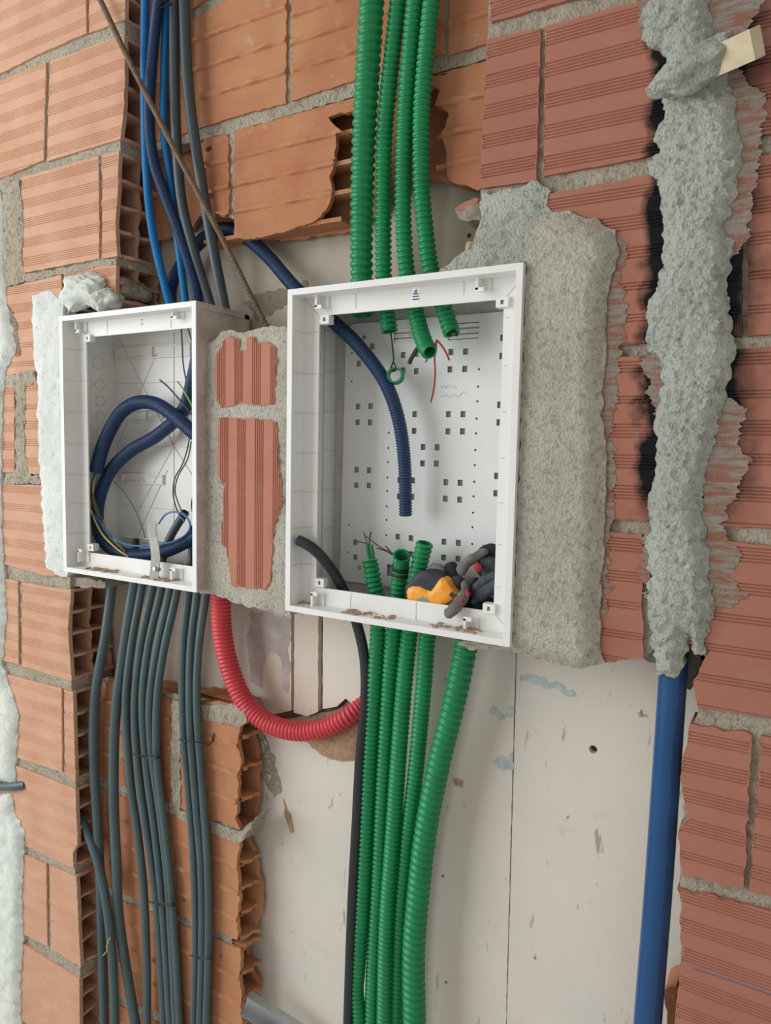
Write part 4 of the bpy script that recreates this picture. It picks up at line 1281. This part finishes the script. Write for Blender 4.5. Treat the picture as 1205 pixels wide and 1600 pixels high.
# ------------------------------------------------------------------ slate conduits below the smaller box
Z7 = lambda x, y, Y: (x * 0.45, 880 + y * 0.45, Y)
GL = 'slate conduits hanging below the smaller box'
CB = [
    ([(400, 0, 0.05), (390, 70, 0.05), (366, 250, 0.04), (332, 450, 0.032), (325, 650, 0.03), (338, 900, 0.03), (350, 1150, 0.03), (362, 1600, 0.03), (364, 1750, 0.03)], 15, 'leftmost slate conduit below the smaller box, along the broken brick end'),
    ([(475, 0, 0.05), (465, 75, 0.05), (430, 300, 0.042), (400, 550, 0.034), (395, 800, 0.03), (405, 1050, 0.03), (415, 1250, 0.03), (470, 1600, 0.034), (490, 1750, 0.034)], 16, 'thick slate conduit second from the left, swinging right at the bottom'),
    ([(500, 0, 0.055), (493, 80, 0.055), (455, 300, 0.045), (437, 500, 0.036), (452, 750, 0.034), (480, 950, 0.034), (500, 1150, 0.034), (510, 1400, 0.036), (510, 1600, 0.036), (508, 1750, 0.036)], 13, 'slate conduit at the left edge of the wide tied bundle'),
    ([(540, 0, 0.05), (530, 85, 0.05), (490, 280, 0.042), (468, 500, 0.036), (484, 750, 0.036), (520, 1000, 0.038), (545, 1200, 0.038), (570, 1600, 0.038), (574, 1750, 0.038)], 12.5, 'second slate conduit of the wide tied bundle, counted from its left'),
    ([(570, 0, 0.05), (560, 90, 0.05), (515, 290, 0.042), (495, 480, 0.034), (508, 700, 0.034), (540, 950, 0.038), (565, 1200, 0.038), (590, 1600, 0.038), (594, 1750, 0.038)], 12.5, 'middle slate conduit of the wide tied bundle'),
    ([(600, 0, 0.05), (590, 95, 0.05), (545, 300, 0.042), (520, 480, 0.034), (526, 650, 0.036), (560, 900, 0.038), (586, 1150, 0.038), (610, 1600, 0.038), (614, 1750, 0.038)], 12.5, 'fourth slate conduit of the wide tied bundle, counted from its left'),
    ([(625, 0, 0.05), (614, 100, 0.05), (570, 300, 0.042), (545, 480, 0.036), (546, 700, 0.036), (576, 950, 0.038), (600, 1200, 0.038), (624, 1600, 0.04), (628, 1750, 0.04)], 12.5, 'slate conduit at the right edge of the wide tied bundle'),
    ([(660, 0, 0.05), (655, 100, 0.05), (636, 300, 0.044), (636, 550, 0.038), (656, 800, 0.038), (674, 1050, 0.038), (680, 1300, 0.038), (674, 1600, 0.038), (672, 1750, 0.038)], 12.5, 'left slate conduit of the narrow bundle of three'),
    ([(690, 0, 0.05), (685, 100, 0.05), (662, 300, 0.044), (660, 550, 0.034), (682, 850, 0.034), (698, 1050, 0.036), (702, 1300, 0.036), (694, 1600, 0.036), (692, 1750, 0.036)], 12.5, 'middle slate conduit of the narrow bundle of three'),
    ([(722, 0, 0.05), (716, 100, 0.05), (690, 300, 0.044), (684, 500, 0.038), (704, 800, 0.038), (721, 1050, 0.038), (724, 1300, 0.038), (716, 1600, 0.038), (714, 1750, 0.038)], 12.5, 'right slate conduit of the narrow bundle of three'),
    ([(262, 868, 0.03), (290, 905, 0.024), (340, 1040, 0.016), (372, 1200, 0.012), (392, 1400, 0.012), (400, 1600, 0.014), (402, 1750, 0.014)], 13, 'slate conduit coming out of a broken brick cell at the left'),
]
for L, w, lab in CB:
    thing(tube('smooth_conduit', [Z7(*q) for q in L], w, M['grey'], None, 0.014, 16), lab, 'conduit', GL)
for k, (cy, xa, xb, lab) in enumerate(((665, 462, 556, 'black tie wire around the wide bundle just below the brick top'), (1178, 520, 608, 'black tie wire around the wide bundle lower down'), (615, 622, 740, 'black tie wire around the narrow bundle, hooked into a hole'), (1363, 658, 738, 'black tie wire around the narrow bundle near the bottom'))):
    y_ = 0.018
    pts = [Z7(xa, cy - 4, 0.045), Z7(xa + 6, cy, y_ + 0.004), Z7((xa + xb) / 2, cy + 3, y_), Z7(xb - 8, cy + 4, y_ + 0.004), Z7(xb, cy + 8, 0.045), Z7(xb - 10, cy + 12, y_ + 0.005), Z7((xa + xb) / 2, cy + 12, y_), Z7((xa + xb) / 2 - 16, cy + 4, y_ - 0.003)]
    if k == 2: pts = [Z7(xa, cy - 4, 0.045), Z7(xa + 6, cy, y_ + 0.004), Z7(660, cy + 3, y_), Z7(700, cy + 8, y_ + 0.01), Z7(728, cy + 14, 0.045), Z7(742, cy - 4, 0.052)]
    thing(tube('tie_wire', pts, 1.8, M['wire_black'], None, 0.003, 6), lab, 'wire')
thing(tube('wire', [Z7(*q) for q in ((382, 1300, 0.0), (370, 1330, -0.002), (372, 1345, -0.002), (358, 1362, 0.0))], 1.6, M['wire_yellow'], None, 0.003, 6), 'short yellow wire curl by the slate conduits', 'wire')
thing(tube('cable', [(-60, 1230, -0.006), (0, 1229, -0.006), (24, 1228, -0.004), (40, 1226, 0.004)], 12, M['grey'], None, 0.01, 12), 'grey cable stub between the plaster patches at the far left', 'cable')

# ------------------------------------------------------------------ red conduit, black pipe, blue pipe
thing(conduit('corrugated_conduit', [(346, 890, 0.06), (345, 930, 0.06), (347, 985, 0.06), (358, 1040, 0.062), (380, 1092, 0.066), (415, 1127, 0.074), (460, 1142, 0.084), (505, 1138, 0.094), (540, 1122, 0.104), (566, 1104, 0.122), (580, 1094, 0.128)], 33, M['red'], 0.0078, nseg=24, depth=0.13, w2=31),
      'red corrugated conduit curving from the pier into a hole in the boards', 'conduit')
thing(tube('black_pipe', [(466, 844, -0.018), (482, 852, -0.014), (500, 867, -0.006), (524, 898, 0.018), (544, 938, 0.036), (558, 975, 0.048), (570, 1031, 0.05), (571, 1097, 0.05), (563, 1184, 0.052), (557, 1294, 0.054), (550, 1425, 0.056), (544, 1600, 0.058), (541, 1720, 0.058)], 17, M['black'], None, 0.01, 20, 'a'),
      'black smooth pipe with open end inside the larger box', 'pipe')
thing(tube('blue_pipe', [(1056, 960, 0.028), (1052, 1050, 0.03), (1042, 1200, 0.03), (1028, 1400, 0.03), (1012, 1600, 0.03), (1002, 1740, 0.03)], 42.5, M['bluepipe'], None, 0.03, 32, w2=42.5),
      'large smooth blue pipe below the mortar column', 'pipe')

# ------------------------------------------------------------------ contents of the smaller box
thing(conduit('corrugated_conduit', [(150, 738, 0.03), (158, 706, 0.034), (170, 676, 0.04), (188, 646, 0.046), (212, 630, 0.05), (240, 630, 0.052), (268, 646, 0.05), (300, 674, 0.048), (325, 694, 0.05), (340, 730, 0.055)], 22, M['navy'], 0.0044, open_end='a', nseg=16, depth=0.09, w2=22),
      'navy conduit loop with cut end at the left of the smaller box', 'conduit')
thing(conduit('corrugated_conduit', [(318, 500, 0.06), (312, 540, 0.062), (302, 590, 0.066), (286, 642, 0.07), (246, 680, 0.068), (205, 704, 0.064), (174, 734, 0.058), (157, 772, 0.05), (152, 812, 0.046), (160, 843, 0.044), (184, 862, 0.044), (220, 868, 0.046), (262, 860, 0.05), (300, 842, 0.055), (330, 826, 0.06)], 22, M['navy'], 0.0044, nseg=16, depth=0.09, w2=22),
      'navy conduit coiled round the left and bottom of the smaller box', 'conduit')
Z9 = lambda x, y, Y: (120 + x * 0.166, 770 + y * 0.166, Y)
WR_ = [
    ([Z9(*q) for q in ((770, 290, 0.06), (830, 210, 0.06), (910, 180, 0.058), (1000, 200, 0.055), (1060, 270, 0.05), (1060, 350, 0.045), (980, 430, 0.04), (850, 475, 0.035), (700, 495, 0.03), (560, 500, 0.028), (450, 480, 0.028), (360, 430, 0.028), (250, 310, 0.026), (130, 170, 0.02), (40, 70, 0.01))], 3, 'wire_blue', 'thin blue wire looping across the bottom of the smaller box'),
    ([Z9(*q) for q in ((30, 20, 0.01), (80, 90, 0.014), (140, 180, 0.02), (180, 280, 0.024), (250, 400, 0.026), (370, 520, 0.03), (490, 605, 0.034))], 3, 'wire_yellow', 'pale yellow wire in the lower left of the smaller box'),
    ([(178, 752, 0.05), (195, 772, 0.05), (208, 792, 0.05), (222, 824, 0.045), (226, 840, 0.04)], 2.6, 'wire_grey', 'single grey wire slanting down the middle of the smaller box'),
    ([(150, 735, 0.03), (144, 755, 0.028), (142, 775, 0.026), (150, 800, 0.026), (165, 830, 0.028), (190, 855, 0.03)], 3, 'wire_dgreen', 'dark green wire leaving the cut navy conduit end'),
    ([(132, 760, 0.01), (145, 772, 0.02), (152, 795, 0.026), (172, 838, 0.028), (196, 862, 0.03)], 3, 'wire_brown', 'brown wire beside the pale yellow one'),
    ([(150, 735, 0.032), (146, 757, 0.03), (148, 790, 0.028), (168, 826, 0.03), (182, 846, 0.03)], 2.6, 'wire_yellow', 'second yellowish wire leaving the cut navy conduit end'),
    ([(283, 508, 0.06), (285, 540, 0.062), (286, 565, 0.064), (290, 590, 0.066), (296, 610, 0.068)], 2.4, 'wire_dgreen', 'dark green wire dropping from the top of the smaller box'),
    ([(292, 508, 0.06), (299, 530, 0.062), (306, 560, 0.064)], 2.4, 'wire_grey', 'grey wire at the top right corner of the smaller box'),
    ([(250, 594, 0.045), (262, 604, 0.045), (280, 624, 0.045), (300, 648, 0.05), (312, 670, 0.055)], 2.8, 'wire_black', 'black wire end poking over the crossing navy conduits'),
    ([(277, 596, 0.045), (286, 608, 0.045), (296, 626, 0.046), (306, 646, 0.05)], 2.8, 'wire_green', 'yellow-green wire end poking over the crossing navy conduits'),
    ([(298, 675, 0.05), (292, 705, 0.055), (284, 728, 0.06), (273, 748, 0.062), (271, 775, 0.062), (278, 800, 0.06), (288, 815, 0.055)], 2.6, 'wire_grey', 'grey wire bowing down the right of the smaller box'),
    ([(299, 690, 0.05), (293, 718, 0.055), (278, 745, 0.06), (274, 770, 0.06), (284, 800, 0.055)], 2.2, 'wire_dgreen', 'dark green wire beside the bowing grey one'),
    ([(304, 770, 0.05), (300, 782, 0.05), (300, 796, 0.05), (306, 810, 0.05)], 2.2, 'wire_dgreen', 'short dark wire curl at the right edge of the smaller box'),
]
for L, w, mt, lab in WR_:
    thing(tube('wire', L, w, M[mt], None, 0.004, 7), lab, 'wire')
thing(tube('smooth_conduit', [(252, 880, 0.045), (263, 846, 0.058), (276, 822, 0.066), (290, 800, 0.07)], 13, M['grey_up'], None, 0.008, 14, 'b'), 'slate conduit end slanting inside the smaller box', 'conduit')
thing(tube('smooth_conduit', [(212, 890, 0.05), (212, 866, 0.055), (212, 842, 0.055)], 12, M['black'], None, 0.006, 14, 'b'), 'short black conduit end standing behind the metal strip', 'conduit')
thing(tube('smooth_conduit', [(300, 900, 0.05), (300, 860, 0.06), (302, 822, 0.06)], 12, M['black'], None, 0.006, 14, 'b'), 'black conduit end in the lower right corner of the smaller box', 'conduit')

# bent perforated metal strip standing on the frame floor
mb_v, mb_f = [], []
L = [(230.5, 816, -0.006), (230, 832, -0.006), (234, 850, -0.01), (236, 868, -0.014), (235, 886, -0.016), (233, 906, -0.018)]
path, _ = spline(P3(L), 0.003)
wx = 0.0125
st_ = tag(empty('metal_strip', U(238, 906, -0.018)), 'bent galvanised metal strip standing in the smaller box', 'strip')
for p in path:
    for dx, dy in ((0, 0), (wx * 1.9, 0), (wx * 1.9, 0.0014), (0, 0.0014)): mb_v.append((p.x + dx, p.y + dy, p.z))
for j in range(len(path) - 1):
    for e in range(4): mb_f.append((4 * j + (e + 1) % 4, 4 * j + e, 4 * j + 4 + e, 4 * j + 4 + (e + 1) % 4))
mb_f += [(0, 1, 2, 3), tuple(4 * (len(path) - 1) + k for k in (3, 2, 1, 0))]
link('strip', mb_v, mb_f, M['tin'], st_, 40)
p = U(242, 889, -0.018)
MB().cyl((p.x - 0.001, p.y + 0.002, p.z), (p.x - 0.001, p.y - 0.0015, p.z), 0.0042, 14).build('bolt_head', M['steel'], st_)
MB().cyl((p.x + 0.004, p.y + 0.003, p.z - 0.0005), (p.x + 0.009, p.y + 0.003, p.z - 0.0005), 0.0036, 12).build('bolt_shank', M['wire_grey'], st_)

# ------------------------------------------------------------------ contents of the larger box
Zt = lambda x, y: (620 + x * 0.1494, 840 + y * 0.1494)
tm = tag(empty('tape_measure', U(668, 950, 0.03)), 'orange and black tape measure beside the green conduit ends', 'tape measure')
blk = [(84, 570), (92, 505), (135, 455), (180, 395), (255, 348), (340, 346), (420, 376), (478, 415), (520, 450), (565, 530), (600, 580), (560, 660), (500, 700), (480, 760), (160, 740), (100, 660)]
o = slab('rubber_shell', [Zt(*q) for q in blk], 0.016, M['rubber'], tm, thick=0.034, rag=0, sub=0.004, res=0.006, bulge=0.004, bw=0.006, back=True)
orn = [(105, 565), (122, 527), (170, 508), (240, 512), (300, 542), (360, 562), (400, 508), (440, 450), (472, 418), (510, 440), (560, 530), (625, 597), (585, 645), (560, 668), (500, 706), (470, 760), (170, 740), (112, 650)]
o2 = slab('orange_case', [Zt(*q) for q in orn], 0.012, M['orange'], tm, thick=0.02, rag=0, sub=0.004, res=0.006, bulge=0.0035, bw=0.005)
slab('blade_mouth', [Zt(*q) for q in [(545, 600), (572, 566), (606, 600), (578, 634)]], 0.0085, M['black'], tm, thick=0.006, rag=0, sub=0.01)
slab('label_plate', [Zt(*q) for q in [(215, 640), (270, 622), (320, 640), (352, 690), (210, 690)]], 0.008, M['tin'], tm, thick=0.004, rag=0.001, sub=0.004)


def limp(pts, ws, seed, n=20, amp=0.34):
    P = P3(pts)
    path, L = spline(P, 0.003)
    m = len(path)
    rad = []
    for i in range(m):
        t = i / (m - 1) * (len(ws) - 1)
        k = min(int(t), len(ws) - 2)
        w = ws[k] + (ws[k + 1] - ws[k]) * (t - k)
        rad.append(rpx(w, *pts[0]))
    # rounded tips
    for i in range(m):
        s = min(i, m - 1 - i) * 0.003
        r = rad[i]
        if s < r: rad[i] = r * math.sqrt(max(0.03, 1 - (1 - s / r) ** 2))
    V, Fc = sweep(path, rad, n)
    out = []
    for i, v in enumerate(V):
        v = Vector(v)
        c = path[min(i // n, m - 1)]
        k = 1 + amp * noise.noise(v * 75 + Vector((seed, 0, 0))) + amp * 0.55 * noise.noise(v * 190 + Vector((0, seed, 0)))
        out.append(c + (v - c) * k)
    return out, Fc


def cloth(name, mat, parent, parts, seed):
    mb = MB()
    for i, (pts, ws) in enumerate(parts):
        v, f = limp([Zt(x, y) + (Y,) for x, y, Y in pts], ws, seed + i * 3.3)
        mb.add(v, f)
    return mb.build(name, mat, parent, 60)


gl = tag(empty('work_glove', U(705, 955, 0.03)), 'grey work glove with one finger hanging over the lip of the larger box', 'glove', 'crumpled work gloves')
cloth('finger', M['glove'], gl, [([(700, 450, 0.03), (712, 540, 0.022), (690, 640, 0.006), (620, 720, -0.008), (550, 785, -0.012), (500, 800, -0.012)], [10, 14, 17, 17, 18, 17])], 1.1)
cloth('finger', M['glove'], gl, [([(960, 130, 0.05), (860, 180, 0.045), (770, 240, 0.036), (700, 310, 0.03), (655, 390, 0.028)], [12, 14, 16, 18, 17])], 2.2)
cloth('finger', M['glove'], gl, [([(350, 360, 0.055), (430, 330, 0.05), (480, 380, 0.048), (470, 430, 0.05)], [16, 19, 18, 15])], 3.3)
cloth('finger', M['glove_black'], gl, [([(520, 280, 0.06), (570, 330, 0.055), (600, 420, 0.05), (600, 520, 0.05)], [18, 20, 20, 18])], 4.4)
cloth('finger', M['glove_dark'], gl, [([(560, 440, 0.04), (640, 470, 0.04), (680, 540, 0.04)], [18, 20, 16])], 5.5)
cloth('palm', M['glove_black'], gl, [([(520, 620, 0.06), (700, 680, 0.06), (860, 720, 0.06)], [36, 40, 36])], 6.6)
cloth('palm_patch', M['glove_red'], gl, [([(722, 535, 0.0135), (742, 580, 0.0065), (752, 622, 0.001)], [5, 7, 5])], 7.7)
cloth('palm_patch', M['glove_red'], gl, [([(700, 655, -0.004), (672, 690, -0.0085), (655, 712, -0.0105)], [6, 7, 5])], 8.8)
gr = tag(empty('work_glove', U(745, 950, 0.05)), 'dark slate work glove stuffed in the lower right corner of the larger box', 'glove', 'crumpled work gloves')
cloth('palm', M['glove_dark'], gr, [([(840, 250, 0.06), (940, 300, 0.056), (1040, 330, 0.056), (1120, 330, 0.056)], [20, 34, 38, 36]), ([(760, 430, 0.05), (800, 480, 0.05), (860, 500, 0.05)], [20, 24, 24]), ([(960, 380, 0.055), (1060, 420, 0.055), (1140, 440, 0.055)], [26, 30, 30])], 9.9)
cloth('cuff', M['glove_black'], gr, [([(860, 170, 0.06), (930, 130, 0.06), (1020, 130, 0.06), (1120, 140, 0.06)], [14, 18, 18, 18]), ([(880, 190, 0.062), (960, 190, 0.062), (1060, 190, 0.062), (1120, 190, 0.062)], [12, 18, 18, 18])], 10.9)
cloth('finger', M['glove_dark'], gr, [([(1120, 460, 0.034), (1000, 520, 0.03), (900, 590, 0.028), (820, 660, 0.028), (790, 650, 0.03)], [22, 22, 21, 18, 10])], 12.1)
cloth('finger', M['glove_dark'], gr, [([(1080, 400, 0.04), (960, 430, 0.036), (870, 490, 0.034), (815, 560, 0.036), (800, 610, 0.04)], [18, 19, 19, 16, 10])], 13.3)
cloth('finger', M['glove_black'], gr, [([(780, 700, 0.05), (900, 720, 0.05), (1080, 740, 0.05)], [30, 30, 30])], 14.1)
cloth('palm_patch', M['glove_red'], gr, [([(822, 262, 0.0345), (850, 310, 0.029), (870, 365, 0.03)], [7, 13, 9])], 15.5)
a_, b_ = U(672, 977, -0.012), U(727, 986, -0.012)
mb = MB().cyl(a_, b_, 0.0026, 10)
thing(mb.build('metal_rod', M['tin'], None), 'short grey metal rod lying on the frame floor of the larger box', 'rod')

# ------------------------------------------------------------------ wood stick and steel channel
a_, b_ = U(1046, 128, 0.0), U(1184, 66, -0.055)
d = (b_ - a_)
n1 = d.cross(Vector((0.25, -1, -0.45))).normalized()
n2 = d.cross(n1).normalized()
mb = MB().obox((a_ + b_) / 2, d / 2, n1 * 0.0155, n2 * 0.010)
thing(mb.build('wood_stick', M['pine'], None, 0), 'pale sawn wood stick set in the mortar column', 'stick')
mor = lump('mortar_lump', U(1082, 108, -0.03), 0.05, 0.028, 0.022, M['mortar_grey'], wall_right, 4.4, 0.35, 1.6)
mor.rotation_euler = (0, -0.35, 0)
a_, b_ = U(384, 1567, 0.045), U(500, 1640, 0.075)
d = b_ - a_
zc = Vector((0, 0, 1))
n1 = d.cross(zc).normalized()
if n1.y > 0: n1 = -n1
up2 = n1.cross(d).normalized()
if up2.z < 0: up2 = -up2
mb = MB()
mb.obox((a_ + b_) / 2, d / 2, n1 * 0.0006, up2 * 0.013)
mb.obox((a_ + b_) / 2 + up2 * 0.013 - n1 * 0.008, d / 2, n1 * 0.0085, up2 * 0.0006)
mb.obox((a_ + b_) / 2 - up2 * 0.013 - n1 * 0.008 + n1 * 0.012, d / 2, n1 * 0.0125, up2 * 0.0006)
thing(mb.build('steel_channel', M['steel'], None, 0), 'galvanised steel channel at the foot of the brick edge', 'channel')
